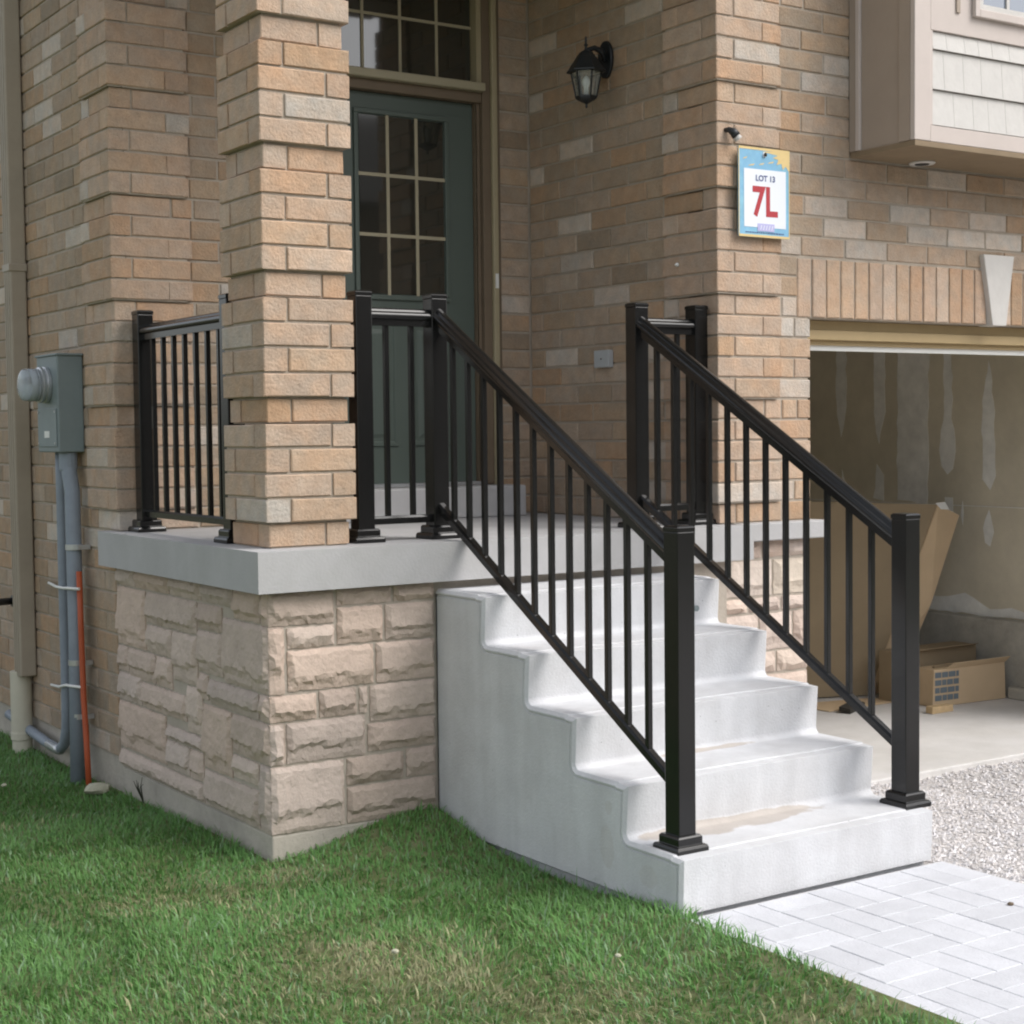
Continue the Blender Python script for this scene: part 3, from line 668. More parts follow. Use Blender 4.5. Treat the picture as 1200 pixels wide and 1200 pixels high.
g.box(1.07, 1.885, DY-.001, DY+.0102, 2.339, 2.353); g.build('muntin', 'muntin', tr)
B().box(1.966, 1.984, YB-.0245, YB-.0225, 1.10, 1.17).build('paper_sticker', 'white', fr)

# concrete step at the door
o = B().box(1.0, 2.02, 1.33, YB-.024, .001, .148).build('door_step', 'slab', bevel=.008); tag(o, 'low grey concrete step below the green front door', 'step')

# ------------------------------------------------------------------ porch: slab on a rock-faced stone plinth
porch = thing('porch', (1.1, .8, -1.1), 'raised porch with thick grey concrete slab on rock faced stone base', 'porch')
g = B().prism([(0,0,-.146),(2.275,0,-.146),(2.275,.115,-.146),(2.186,.115,-.146),(2.186,1.519,-.146),(.061,1.519,-.146),(.061,1.5,-.146),(.055,1.62,-.146),(0,1.62,-.146)], (0,0,.146))
g.build('slab', 'slab', porch, bevel=.007)
pl = B().box(.066, .30, .30, 1.566, -1.01, -.149).box(.066, 2.18, .066, .30, -1.4, -.149).build('plinth', 'smortar', porch)
B().prism([(.064,.064,-1.45),(.737,.064,-1.45),(.737,.29,-1.45),(.29,.29,-1.45),(.29,1.56,-1.45),(.064,1.56,-1.45)], (0,0,.438)).build('foundation', 'found', porch, bevel=.006)
import itertools
def inv_f(qx, qy): return ray_plane(qx, qy, 1, .058)
def ray_plane(qx, qy, ax, v):
    d = fw+rt2*((qx-600)/FPX)-up2*((qy-600)/FPX); return CAM+d*((v-CAM[ax])/d[ax])
FR = [(.066,.317,-.262,-.150),(.330,.742,-.195,-.150),(.330,.742,-.345,-.203),(.066,.127,-.508,-.270),(.136,.320,-.345,-.270),
      (.136,.508,-.487,-.353),(.518,.742,-.487,-.353)]
# measured front stones (x0, x1, z0, z1)
FR = [(.060,.322,-.270,-.152),(.330,.556,-.212,-.152),(.564,.738,-.212,-.152),(.330,.520,-.352,-.220),(.528,.738,-.352,-.220),
      (.060,.124,-.510,-.278),(.132,.322,-.352,-.278),(.132,.480,-.505,-.360),(.488,.738,-.505,-.360),
      (.060,.246,-.610,-.518),(.254,.408,-.610,-.513),(.416,.452,-.610,-.513),(.460,.738,-.645,-.513),
      (.060,.116,-.762,-.618),(.124,.440,-.762,-.618),(.448,.738,-.755,-.653),
      (.060,.352,-1.008,-.770),(.360,.600,-.868,-.770),(.608,.738,-.868,-.763),(.360,.738,-1.008,-.876)]
SD = [(1.36,1.566,-.225,-.152),(.98,1.352,-.225,-.152),(.66,.972,-.225,-.152),(.36,.652,-.225,-.152),(.125,.352,-.262,-.152),(.062,.117,-.262,-.152),
      (1.24,1.566,-.478,-.233),(.70,1.232,-.360,-.233),(.46,.692,-.330,-.233),(.96,1.232,-.478,-.368),(.70,.952,-.560,-.368),(.46,.692,-.495,-.338),(.062,.452,-.508,-.270),
      (1.45,1.566,-.592,-.486),(1.14,1.442,-.605,-.486),(.96,1.132,-.605,-.486),(.60,.692,-.600,-.503),(.15,.592,-.608,-.516),(.062,.142,-.608,-.516),
      (1.30,1.566,-.715,-.600),(.82,1.292,-.715,-.613),(.66,.812,-.745,-.568),(.39,.652,-.860,-.616),(.062,.382,-.760,-.616),
      (1.04,1.566,-.920,-.723),(.66,1.032,-.805,-.753),(.16,.382,-.850,-.768),(.80,1.032,-.925,-.813),(.66,.792,-.925,-.813),(.16,.652,-1.004,-.868),(.062,.152,-1.004,-.768),(.66,1.566,-1.004,-.933)]
for i, r in enumerate(FR): rock_face('stone', pl, r, 'f', .062, stone_col(0), depth=.020, seed=i+1)
for i, r in enumerate(SD): rock_face('stone', pl, r, 's', .062, stone_col(0), depth=.021, seed=i+60)

# brick pillar
pil = thing('brick_pillar', (.263, .283, 0), 'square peach brick pillar standing on the front corner of the porch slab', 'pillar')
core = B()
for k in range(31):
    pr = 0 if k % 5 == 0 else .02; s = .3585-.04+2*pr*1.0; cx, cy = .263, .283; h = s/2; L = s-.10
    a, b_ = (.09, L)
    core.box(cx-h+.006, cx+h-.006, cy-h+.006, cy+h-.006, k*CH+(.003 if pr or k == 0 else -.003), (k+1)*CH-(.004 if (k+1) % 5 == 0 else -.003 if pr else .003)) if False else None
    z = k*CH+.005; fl = k % 2
    # pinwheel of four bricks, turning the other way in the next course
    for q in range(4):
        ang = -q*math.pi/2; m_ = brick_mesh(round(L, 3), HB, .09)
        off = -h+L/2 if fl == 0 else h-L/2
        p = Matrix.Rotation(ang, 3, 'Z')@Vector((off, -h, 0))
        o = bpy.data.objects.new('brick', m_); COL.objects.link(o); o.parent = pil; o.rotation_euler = (0, 0, ang)
        o.location = Vector((p.x, p.y, z))+Vector((random.uniform(-.001,.001), random.uniform(-.001,.001), 0)); 
        c = colour(True, .04); 
        o.color = (*c, 1)
g = B(); cx, cy = .263, .283
for j in range(6):
    h = .159-.008; g.box(cx-h, cx+h, cy-h, cy+h, j*5*CH, j*5*CH+CH+.004)
    h = .179-.008; g.box(cx-h, cx+h, cy-h, cy+h, j*5*CH+CH+.0045, (j+1)*5*CH-.006 if j < 5 else 31*CH-.002)
g.build('mortar_core', 'mortar', pil)

# ------------------------------------------------------------------ precast concrete stairs
def stairs():
    P = []                       # profile (y, z) from the back top down to the foot
    P.append((.054, -RISE)); y = -.002
    for k in range(1, 6):
        yn = y-TREAD*k; zt = -RISE*k
        P.append((yn+.052, zt)); P.append((yn+.047, zt-.004)); P.append((yn, zt-.006))
        if k < 5:
            zi = -RISE*(k+1); r = .022; yi = yn+.010
            P.append((yi, zi+r))
            for q in (15, 30, 45, 60, 75): a = math.radians(q); P.append((yi-r+r*math.cos(a), zi+r-r*math.sin(a)))
            P.append((yi-r, zi))
    yf = y-TREAD*5; P.append((yf+.006, -1.064)); 
    n = len(P)
    def inset(c):
        out = []
        for i in range(n):
            pr = Vector(P[i])-Vector(P[i-1]) if i else None; nx_ = Vector(P[i+1])-Vector(P[i]) if i < n-1 else None
            def nm(d): d = d.normalized(); return Vector((-d.y, d.x))     # pointing away from the solid? fixed by sign below
            ns = [nm(d) for d in (pr, nx_) if d is not None and d.length > 1e-9]
            if len(ns) == 2:
                s_ = (ns[0]+ns[1]); s_ = s_.normalized(); k_ = 1/max(.5, s_.dot(ns[0])); v = s_*k_
            else: v = ns[0]
            out.append((P[i][0]+v.x*c, P[i][1]+v.y*c))
        return out
    test = inset(.02); sign = 1 if test[0][1] < P[0][1] else -1
    def ring(x, c):
        q = inset(c*sign) if c else list(P)
        q[0] = (.054, q[0][1]); q[-1] = (q[-1][0], -1.064)
        q = q+[(.054, -1.064)]
        return [(x, a, b_) for a, b_ in q]
    g = B(); g.loft([ring(SX+.0035, .027), ring(SX+.008, .0245), ring(SX+.008, .0205), ring(SX+.001, .018), ring(SX, .012), ring(SX+.010, 0), ring(SX+SW-.02, 0), ring(SX+SW, .02)])
    g.box(SX+.02, SX+SW-.02, -1.33, .05, -1.3, -1.0641)
    o = g.build('concrete_stairs', 'stair'); md = o.modifiers.new('bevel', 'BEVEL'); md.width = .003; md.segments = 2; md.limit_method = 'ANGLE'; md.angle_limit = math.radians(40); md.harden_normals = False
    return tag(o, 'pale precast concrete stairs with five treads leading up to the porch', 'stairs')
stairs()
for p in ((1.72, -.29, -.29),):
    tag(B().lathe(p, [(.012,.004),(.012,.011),(.006,.011),(.006,.02)], 10, 'y').build('anchor_bolt', 'galv'), 'small grey anchor fitting on the right of the top riser', 'bolt')

# ------------------------------------------------------------------ railings
PW = .034
def post(rail, x, y, z0, z1):
    o = B().box(x-PW, x+PW, y-PW, y+PW, z0+.03, z1-.018).build('post', 'metal', rail, bevel=.003)
    g = B(); c = PW+.0015; g.loft([[(x-q, y-q, z), (x+q, y-q, z), (x+q, y+q, z), (x-q, y+q, z)] for q, z in ((c, z1-.018), (c, z1-.005), (c-.006, z1))]); g.build('post_cap', 'metal', o, bevel=.001)
    g = B(); g.loft([[(x-q, y-q, z), (x+q, y-q, z), (x+q, y+q, z), (x-q, y+q, z)] for q, z in ((.062, z0+.0005), (.062, z0+.014), (.058, z0+.022), (.048, z0+.024), (.048, z0+.046), (.043, z0+.052))])
    g.build('base_plate', 'metal', o, bevel=.0015)
half = [(.018,0),(.018,.024),(.026,.027),(.0295,.032),(.030,.040),(.0275,.047),(.023,.051),(.0175,.0515),(.0150,.0545),(.0135,.060),(.0095,.0645),(.0045,.0665)]
PROF = half+[(-a, b_) for a, b_ in half[::-1]]
LOWP = [(-.016,0),(.016,0),(.016,.022),(.010,.03),(-.010,.03),(-.016,.022)]
def rail_bar(name, rail, a, b_, prof, k=1.):
    a, b_ = Vector(a), Vector(b_); d = (b_-a); h = Vector((d.x, d.y, 0)).normalized(); s_ = Vector((-h.y, h.x, 0))
    rings = [[p+s_*u+Vector((0,0,v*k)) for u, v in prof] for p in (a, b_)]
    g = B(); g.loft(rings); o = g.build(name, 'metal', rail); return smooth_by_angle(o, 50) if prof is PROF else o
def balusters(rail, pts, r=.0095):
    for x, y, z0, z1 in pts: B().box(x-r, x+r, y-r, y+r, z0, z1).build('baluster', 'metal', rail, bevel=.0015, seg=1)
RY = .20
def level(rail, p, q, n=None, ys=None):
    p, q = Vector(p), Vector(q); d = (q-p).normalized()
    rail_bar('top_rail', rail, p+d*PW+Vector((0,0,.804)), q-d*PW+Vector((0,0,.804)), PROF)
    rail_bar('bottom_rail', rail, p+d*PW+Vector((0,0,.064)), q-d*PW+Vector((0,0,.064)), LOWP)
    L = (q-p).length
    balusters(rail, [(p.x+d.x*t, p.y+d.y*t, .09, .806) for t in [L*(i+1)/(n+1) for i in range(n)]])
def sloped(rail, top, bot, zt_off):
    a, b_ = Vector(top), Vector(bot); d = (b_-a); dh = Vector((d.x, d.y, 0)).normalized()
    s = .578
    def pt(t, z): p = Vector((a.x+d.x*t, a.y+d.y*t, 0)); return Vector((p.x, p.y, z+s*(p.y+.505)))
    L = math.hypot(d.x, d.y); t0, t1 = PW/L, 1-PW/L
    rail_bar('top_rail', rail, pt(t0, .485-.079), pt(t1, .485-.079), PROF, 1.18)
    rail_bar('bottom_rail', rail, pt(t0, -.250-.036), pt(t1, -.250-.036), LOWP, 1.15)
    P_ = []
    for i in range(13):
        yy = .20-.115-.1075*i*1.0 if False else .180-.107*i; t = (a.y-yy)/(a.y-b_.y)
        if .04 < t < .96: p = pt(t, 0); P_.append((p.x, p.y, p.z-.256, p.z+.41))
    balusters(rail, P_)
lf = thing('railing', (.83, -1.26, -.889), 'dark bronze stair railing on the left side of the concrete steps, nearest the lawn', 'railing', 'dark metal porch railings')
post(lf, .518, RY, 0, .93); post(lf, .842, RY, 0, .93); post(lf, .828, -1.26, -.895, .112)
level(lf, (.518, RY, 0), (.842, RY, 0), 2); sloped(lf, (.842, RY, 0), (.828, -1.26, 0), 0)
rg = thing('railing', (1.826, -1.26, -.889), 'dark bronze stair railing on the right side of the concrete steps, nearest the garage', 'railing', 'dark metal porch railings')
post(rg, 1.815, RY, 0, .93); post(rg, 2.135, RY, 0, .93); post(rg, 1.826, -1.26, -.895, .112)
level(rg, (1.815, RY, 0), (2.135, RY, 0), 2); sloped(rg, (1.815, RY, 0), (1.826, -1.26, 0), 0)
sr = thing('railing', (.15, 1.43, 0), 'short level dark railing between the brick pillar and the side wall', 'railing', 'dark metal porch railings')
post(sr, .15, 1.433, 0, .93); post(sr, .15, .525, 0, .93); level(sr, (.15, .525, 0), (.15, 1.433, 0), 7)

# ------------------------------------------------------------------ wall lantern
lx, ly, lz = 2.05, .857, 1.862
lan = thing('wall_lantern', (XD, ly, 2.1), 'black coach lantern with clear glass on the brick wall right of the door', 'lantern')
g = B(); pts = []
for a in range(20): t = 2*math.pi*a/20; pts.append((XD-.002, ly+.02+.052*math.cos(t), lz+.235+.085*math.sin(t)))
g.prism(pts, (-.018, 0, 0)); g.build('backplate', 'black', lan, bevel=.005)
g = B(); g.tube([(XD-.02, ly+.01, lz+.23), (XD-.05, ly, lz+.265), (XD-.09, ly, lz+.275), (XD-.125, ly, lz+.262), (lx, ly, lz+.235)], [.017,.015,.012,.012,.013], 10); g.build('arm', 'black', lan, smooth=True)
g = B(); g.lathe((lx, ly, lz), [(.0,.322),(.005,.318),(.006,.29),(.011,.283),(.006,.275),(.008,.262),(.030,.250),(.050,.222),(.078,.180),(.090,.165),(.090,.158),(.07,.158)], 6, ph=.3); g.build('roof', 'black', lan, bevel=.002)
g = B(); g.lathe((lx, ly, lz), [(.045,.05),(.066,.157)], 6, ph=.3); g.build('glass', 'lglass', lan)
g = B()
for k in range(6):
    a = .3+k*math.pi/3; g.tube([(lx+.046*math.cos(a), ly+.046*math.sin(a), lz+.046), (lx+.069*math.cos(a), ly+.069*math.sin(a), lz+.16)], .0045, 6)
g.build('cage', 'black', lan)
g = B(); g.lathe((lx, ly, lz), [(.002,0),(.006,.005),(.005,.018),(.016,.024),(.040,.036),(.050,.046),(.050,.053),(.03,.053)], 6, ph=.3); g.build('bottom_finial', 'black', lan)
g = B(); g.lathe((lx, ly, lz), [(.011,.055),(.011,.09),(.014,.098),(.018,.112),(.016,.128),(.008,.14),(.0,.148)], 12); g.build('bulb', 'bulb', lan, smooth=True)

# ------------------------------------------------------------------ lot sign
sg = thing('lot_sign', (2.452, .09, 1.41), 'blue and white lot sign with red 7L on the brick corner', 'sign')
SYf = .072
B().box(2.307, 2.597, SYf, SYf+.005, 1.226, 1.603).build('board', 'sblue', sg)
g = B(); g.box(2.307, 2.597, SYf-.0012, SYf-.0002, 1.593, 1.603).box(2.307, 2.597, SYf-.0012, SYf-.0002, 1.226, 1.236).box(2.307, 2.311, SYf-.0012, SYf-.0002, 1.236, 1.593).box(2.593, 2.597, SYf-.0012, SYf-.0002, 1.236, 1.593)
g.build('border', 'syellow', sg)
g = B(); g.prism([(2.593,SYf-.0004,1.593),(2.593,SYf-.0004,1.515),(2.575,SYf-.0004,1.535),(2.558,SYf-.0004,1.520),(2.550,SYf-.0004,1.545),(2.522,SYf-.0004,1.538),(2.533,SYf-.0004,1.560),(2.50,SYf-.0004,1.566),(2.53,SYf-.0004,1.578),(2.44,SYf-.0004,1.588),(2.50,SYf-.0004,1.593)], (0,-.0006,0)).build('sunburst', 'syellow', sg)
g = B()
for a, b_, c_ in ((2.47,1.540,.03),(2.42,1.530,.025),(2.36,1.523,.03),(2.33,1.55,.02)): g.prism([(a,SYf-.0004,b_),(a+c_,SYf-.0004,b_+.004),(a+c_*1.3,SYf-.0004,b_+.012),(a+c_*.4,SYf-.0004,b_+.006)], (0,-.0006,0))
g.build('paint_streak', 'syellow', sg)
B().box(2.337, 2.575, SYf-.0014, SYf-.0003, 1.268, 1.512).build('white_panel', 'swhite', sg)
def text(body, x, z, w_, h_, m, name, parent, y, bold=0.):
    cu = bpy.data.curves.new('t', 'FONT'); cu.body = body; cu.align_x = 'LEFT'; cu.extrude = .0; cu.offset = bold
    o = bpy.data.objects.new('t', cu); COL.objects.link(o); dg = bpy.context.evaluated_depsgraph_get(); dg.update()
    me = bpy.data.meshes.new_from_object(o.evaluated_get(dg)); bpy.data.objects.remove(o)
    co = np.array([v.co[:] for v in me.vertices]); mn, mx_ = co.min(0), co.max(0); off = wloc(parent)
    for v in me.vertices:
        a = (v.co.x-mn[0])/(mx_[0]-mn[0]); b_ = (v.co.y-mn[1])/(mx_[1]-mn[1]); v.co = Vector((x+a*w_, y, z+b_*h_))-off
    me.materials.append(MT[m]); o = bpy.data.objects.new(name, me); COL.objects.link(o); o.parent = parent; return o
text('LOT 13', 2.402, 1.462, .110, .026, 'snavy', 'lettering', sg, SYf-.0022, .035)
text('7L', 2.384, 1.311, .144, .130, 'sred', 'lettering', sg, SYf-.0022, .03)
B().box(2.412, 2.508, SYf-.0022, SYf-.0015, 1.252, 1.284).build('lilac_tag', 'slilac', sg)
g = B()
for i in range(5): xx = 2.426+.016*i; g.prism([(xx,SYf-.0024,1.258),(xx+.004,SYf-.0024,1.258),(xx+.010,SYf-.0024,1.277),(xx+.006,SYf-.0024,1.277)], (0,-.0004,0))
g.build('tag_print', 'swhite', sg)
g = B(); xx = 2.345
while xx < 2.565:
    wd = random.uniform(.004,.014); g.box(xx, xx+wd, SYf-.001, SYf-.0003, 1.2425, 1.2475); xx += wd+.003
g.build('fine_print', 'snavy', sg)
g = B().lathe((2.452, SYf-.001, 1.575), [(.006,0),(.011,0),(.011,-.003),(.006,-.003)], 16, 'y'); g.build('grommet', 'swhite', sg)
B().lathe((2.452, SYf-.001, 1.575), [(.005,.028),(.005,-.006),(.009,-.008),(.0,-.010)], 10, 'y').build('screw', 'dark', sg)
for ch in sg.children: ch.location += Vector((-.045, 0, -.008))
cb = thing('cable_stub', (2.26, .07, 1.65), 'short black cable end sticking out of the brick corner above the lot sign', 'cable')
B().tube([(2.235,.11,1.672),(2.243,.085,1.670),(2.255,.07,1.660),(2.264,.062,1.642)], [.008,.012,.018,.020], 12).build('sheath', 'black', cb, smooth=True)
B().tube([(2.262,.06,1.640),(2.272,.056,1.628)], [.016,.018], 12).build('tip', 'shake', cb, smooth=True)

for ch in cb.children: ch.location += Vector((-.022, 0, -.012))
# boxes on the return wall
jb = thing('junction_box', (XD, .906, .735), 'small grey electrical box on the brick wall behind the stair railing', 'electrical box')
B().box(XD-.03, XD-.001, .85, .962, .695, .775).build('cover', 'box', jb, bevel=.003)
B().lathe((XD-.03, .906, .735), [(.004,-.002),(.004,.001)], 8, 'x').build('screw', 'dark', jb)
tag(B().lathe((XD, .36, 1.118), [(.009,-.021),(.009,-.026),(.004,-.034)], 10, 'x').build('wall_plug', 'white'), 'tiny white plug on the return wall quoin above the right railing', 'wall plug')

# ------------------------------------------------------------------ utilities on the side wall
mt = thing('electric_meter', (XA, 2.07, .35), 'grey electric meter box with round glass dome on the side wall', 'electric meter')
bx = B().box(-.058, XA-.001, 1.93, 2.22, .335, .765).build('meter_box', 'galv', mt, bevel=.006)
B().box(-.064, XA-.001, 1.922, 2.228, .762, .772).build('lid_flange', 'galv', mt, bevel=.003)
B().box(-.063, -.0585, 1.945, 2.205, .36, .53).build('cover_plate', 'galv', mt, bevel=.002)
mc = (-.058, 2.075, .635)
g = B().lathe(mc, [(.065,.0),(.080,-.002),(.082,-.016),(.074,-.020),(.080,-.026),(.080,-.038),(.070,-.042)], 28, 'x'); smooth_by_angle(g.build('socket_ring', 'steel', mt), 50)
B().lathe(mc, [(.068,-.034),(.068,-.056)], 28, 'x').build('dial_drum', 'dark', mt)
B().lathe(mc, [(.056,-.056),(.056,-.080)], 28, 'x').build('dial_plate', 'dial', mt)
B().box(-.1405, -.1385, 2.045, 2.105, .640, .662).build('register', 'dark', mt)
B().box(-.0645, -.0632, 2.04, 2.11, .40, .43).build('plate_label', 'white', mt)
for yy, zz in ((1.96,.375),(2.19,.375),(1.96,.515),(2.19,.515)): B().lathe((-.063, yy, zz), [(.005,0),(.005,-.003)], 8, 'x').build('screw', 'steel', mt)
g = B().lathe(mc, [(.072,-.042),(.074,-.050),(.070,-.054),(.073,-.060),(.073,-.084),(.069,-.088),(.072,-.094),(.068,-.110),(.055,-.117),(.030,-.119),(.0,-.119)], 32, 'x'); smooth_by_angle(g.build('glass_dome', 'mglass', mt), 50)
c1 = thing('service_conduit', (.0, 1.99, -1.1), 'thick grey pipe running from the meter box down into the grass', 'pipe')
B().tube([(.0,1.985,.336),(.0,1.985,.28),(.0,1.94,.16),(.0,1.935,-.5),(-.01,1.93,-1.2)], .034, 16).build('pipe', 'pvcgrey', c1, smooth=True)
B().lathe((.0,1.985,0), [(.04,.334),(.04,.26),(.036,.25)], 16).build('coupling', 'pvcgrey', c1, smooth=False)
for z in (-.085, -.60, -.84):
    g = B().lathe((0.0, 1.934, z), [(.037,-.012),(.038,-.012),(.038,.012),(.037,.012)], 16).box(.0, .055, 1.880, 1.898, z-.010, z+.010); g.build('clamp', 'steel', c1)
c2 = thing('ground_conduit', (.02, 2.09, -1.1), 'thinner grey pipe beside the thick one, bending away at the grass', 'pipe')
B().tube([(.0,2.09,.336),(.0,2.09,.2),(.0,2.09,-.3),(.0,2.09,-.80),(.0,2.10,-.92),(.005,2.15,-1.0),(.012,2.25,-1.045),(.02,2.45,-1.045),(.028,2.75,-1.03),(.03,3.1,-1.0)], [.024]*5+[.024]*5, 14).build('pipe', 'pvcgrey', c2, smooth=True)
B().tube([(.008,2.22,-1.038),(.012,2.27,-1.046),(.018,2.42,-1.046)], .0245, 12).build('elbow_sleeve', 'steel', c2, smooth=True)
oc = thing('orange_conduit', (-.02, 1.88, -1.1), 'thin orange conduit strapped beside the grey pipes, leaning into the grass', 'pipe')
B().tube([(.0,1.875,-.19),(.0,1.868,-.45),(-.005,1.84,-.75),(-.01,1.80,-.95),(-.02,1.75,-1.18)], .013, 12).build('pipe', 'orange', oc, smooth=True)
for z, dz, nm in ((-.265, -.02, 'upper'), (-.70, -.07, 'lower')):
    o = B().tube([(-.012,1.845,z+.0),(-.040,1.92,z-.0),(-.036,1.98,z-.005),(-.03,2.10,z+dz*.4),(.045,2.45,z+dz)], .0065, 8).build('strap', 'white'); tag(o, 'white strap tying the pipes together, the %s of the two' % nm, 'strap', 'straps round the pipes')
ds = thing('downspout', (.02, 2.87, -1.05), 'tall taupe downspout on the brick side wall', 'downspout')
g = B()
for (x0_, x1_, y0_, y1_) in ((-.025, XA-.004, 2.70, 2.80),): g.box(x0_, x1_, y0_, y1_, -.76, 5)
g.build('pipe', 'down', ds, bevel=.01, seg=3)
g = B()
for yy in (2.72, 2.75, 2.78): g.box(-.029, -.024, yy-.006, yy+.006, -.74, 5)
g.build('ribs', 'down', ds, bevel=.003)
B().box(-.031, XA-.003, 2.694, 2.806, 1.2, 1.235).build('bracket', 'down', ds, bevel=.003)
dp = thing('drain_pipe', (.0, 2.87, -1.1), 'short cream drain pipe standing in the grass under the downspout', 'drain pipe')
B().lathe((.005, 2.80, 0), [(.046,-.74),(.051,-.742),(.051,-1.05),(.048,-1.052),(.048,-1.18),(.044,-1.18)], 24).build('pipe', 'pvc', dp, smooth=False)
smooth_by_angle(dp.children[0])
B().lathe((.005, 2.80, 0), [(.053,-1.04),(.054,-1.045),(.054,-1.075),(.052,-1.08)], 24).build('collar', 'pvc', dp)
hb = thing('hose_tap', (XA, 3.0, -.42), 'dark hose tap pipe poking out of the side wall beyond the downspout', 'tap')
B().tube([(XA,3.05,-.42),(-.02,3.03,-.42),(-.075,2.99,-.421),(-.10,2.955,-.422)], [.018,.018,.02,.026], 12).build('spout', 'black', hb, smooth=True)
B().lathe((XA-.005, 3.05, -.42), [(.03,0),(.03,-.01),(.02,-.012)], 14, 'x').build('flange', 'black', hb)

# ------------------------------------------------------------------ things in the garage
lc = thing('cardboard_carton', (4.7, 1.8, GF), 'tall opened brown cardboard carton leaning by the garage wall', 'cardboard')
def panel(pts, t, m, name, parent):
    a, b_, c_ = (Vector(p) for p in pts[:3]); n = (b_-a).cross(c_-a).normalized()*t; B().prism(pts, n).build(name, m, parent)
e0, e1 = Vector((4.72, 1.70, -1.19)), Vector((5.03, 1.45, -.055))
panel([e0, e1, Vector((4.20,1.86,-.02)), Vector((3.95,2.0,-1.19))], .006, 'card2', 'side_panel', lc)  # shaded side of the carton, its shade put into the darker colour
panel([e0+Vector((.004,-.006,0)), e1+Vector((.004,-.006,0)), Vector((5.226,1.45,-.128)), Vector((5.03,1.49,-.645)), Vector((4.93,1.69,-1.19))], .006, 'card', 'front_panel', lc)
panel([e1+Vector((-.02,-.01,.008)), e1+Vector((.06,-.01,.012)), e1+Vector((.10,-.01,-.035)), e1+Vector((.03,-.01,-.03))], .004, 'white', 'torn_edge', lc)
b1 = thing('cardboard_box', (4.8, 1.35, GF), 'taller brown cardboard box behind the printed one in the garage', 'box', 'cardboard boxes in the garage')
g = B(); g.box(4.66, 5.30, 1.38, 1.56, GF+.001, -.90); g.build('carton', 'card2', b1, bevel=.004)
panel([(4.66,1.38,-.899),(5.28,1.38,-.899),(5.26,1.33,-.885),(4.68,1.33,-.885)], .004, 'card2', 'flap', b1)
b2 = thing('cardboard_box', (4.9, 1.1, GF), 'low cardboard box with blue print standing in front at the garage side', 'box', 'cardboard boxes in the garage')
g = B(); g.loft([[(4.72,1.20,GF+.001),(5.30,1.16,GF+.001),(5.31,1.30,GF+.001),(4.73,1.34,GF+.001)],[(4.73,1.20,-.985),(5.29,1.16,-.98),(5.30,1.30,-.98),(4.74,1.34,-.985)]]); g.build('carton', 'card', b2, bevel=.004)
panel([(4.82,1.195,-.984),(5.29,1.162,-.979),(5.30,1.13,-.945),(4.86,1.165,-.95)], .004, 'card', 'flap', b2)
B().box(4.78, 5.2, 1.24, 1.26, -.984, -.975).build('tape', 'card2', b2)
g = B()
for j in range(4):
    zz = -1.165+.044*j; xx = 4.735; 
    while xx < 4.915:
        wd = random.uniform(.03,.06); wd = min(wd, 4.92-xx); y_ = 1.20-(xx-4.72)*.069; g.prism([(xx, y_-.0015, zz), (xx+wd, y_-.0015-wd*.069, zz), (xx+wd, y_-.0015-wd*.069, zz+.032), (xx, y_-.0015, zz+.032)], (0, -.0008, 0)); xx += wd+.006
g.build('printing', 'stamp', b2)
tag(B().box(4.55, 4.72, 1.05, 1.10, GF+.001, GF+.04).build('wood_block', 'wood', bevel=.003), 'small pale wood offcut on the garage floor before the boxes', 'wood offcut')
tag(B().obox((4.30,1.42,GF+.02), (.12,.06,.0), (-.015,.03,.006), (0,0,.014)).build('dark_scrap', 'dark', bevel=.003), 'dark scrap lying on the garage floor by the leaning cardboard', 'scrap')
tag(B().prism([(4.15,1.45,GF+.002),(4.7,1.45,GF+.002),(4.66,1.62,GF+.002),(4.1,1.75,GF+.002)], (0,0,.006)).build('cardboard_sheet', 'card'), 'flat cardboard sheet on the garage floor at the foot of the carton', 'cardboard')

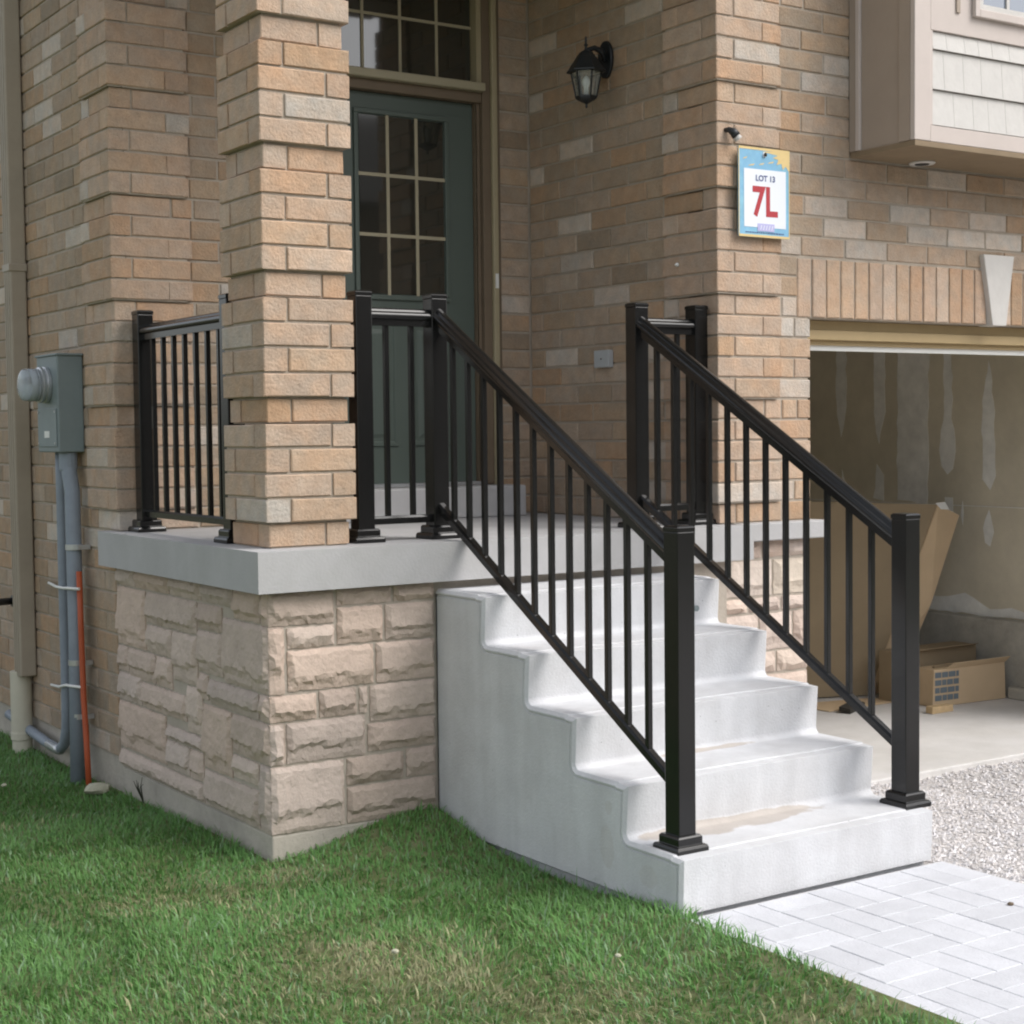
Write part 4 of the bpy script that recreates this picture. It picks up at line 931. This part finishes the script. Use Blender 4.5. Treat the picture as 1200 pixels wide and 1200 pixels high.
# ------------------------------------------------------------------ small bits on the lawn and walk
def pebble(name, c, r, m, label, cat, group=None, sq=(1,1,.6)):
    bm = bmesh.new(); bmesh.ops.create_icosphere(bm, subdivisions=2, radius=1)
    for v in bm.verts:
        d = 1+.35*noise.noise(v.co*1.7+Vector(c)*5); v.co = Vector((v.co.x*r*sq[0]*d, v.co.y*r*sq[1]*d, v.co.z*r*sq[2]*d))
    me = bpy.data.meshes.new(name); bm.to_mesh(me); bm.free(); me.materials.append(MT[m]); o = bpy.data.objects.new(name, me); o.location = c; COL.objects.link(o); return tag(o, label, cat, group)
pebble('stone_chip', (-.05, 1.56, -1.095), .045, 'chip', 'pale broken stone chip in the grass beside the porch foundation', 'stone', sq=(1.3,.9,.55))
pebble('stone_chip', (-.36, 1.85, -1.09), .012, 'chip', 'tiny pale stone chip in the grass below the grey pipes', 'stone')
pebble('stone_chip', (-.10, -1.1, -1.08), .011, 'chip', 'tiny pale chip in the dry grass in the middle foreground', 'stone')
pebble('stone_chip', (.36, -1.55, -1.06), .010, 'chip', 'tiny pale chip in the grass near the foot of the stairs', 'stone')
pebble('pebble', (1.64, -1.86, -1.062), .010, 'jamb', 'small brown pebble on the pale paver walk', 'pebble')
g = B()
for k in range(5): a = k*1.3; g.tube([(.02,1.2,-1.1),(.0+.01*math.cos(a),1.2+.01*math.sin(a),-1.03),(.0+.02*math.cos(a),1.2+.02*math.sin(a),-1.02+.008*k)], [.002,.002,.001], 5)
tag(g.build('weed', 'twig'), 'thin dark weed growing against the foundation under the stone', 'weed')

# ------------------------------------------------------------------ across the road (seen only as reflections)
tag(B().box(-400, 400, -21, -13, -1.339, -1.325).build('road', 'roofing'), kind='structure')
th = thing('townhouse_row', (20, -34, -1.3), 'row of brick townhouses across the road, reflected in the door and transom glass', 'building')
B().box(-4, 50, -44, -32, -1.3, 6.8).build('walls', 'far_brick', th)
g = B(); g.loft([[(-4.5,-44.5,6.8),(50.5,-44.5,6.8),(50.5,-31.5,6.8),(-4.5,-31.5,6.8)],[(-1,-38.5,10.6),(47,-38.5,10.6),(47,-37.5,10.6),(-1,-37.5,10.6)]]); g.build('roof', 'roofing', th)
for i in range(7):
    x = -1+7.4*i
    B().box(x, x+2.6, -32.0, -31.95, -1.2, 1.1).build('garage_door', 'sidepanel', th)
    B().box(x+4, x+5, -32.0, -31.95, -.9, 1.2).build('door', 'door', th)
    for a in (0, 3.8): B().box(x+a, x+a+1.5, -32.0, -31.95, 2.2, 3.6).build('window', 'bayglass', th)
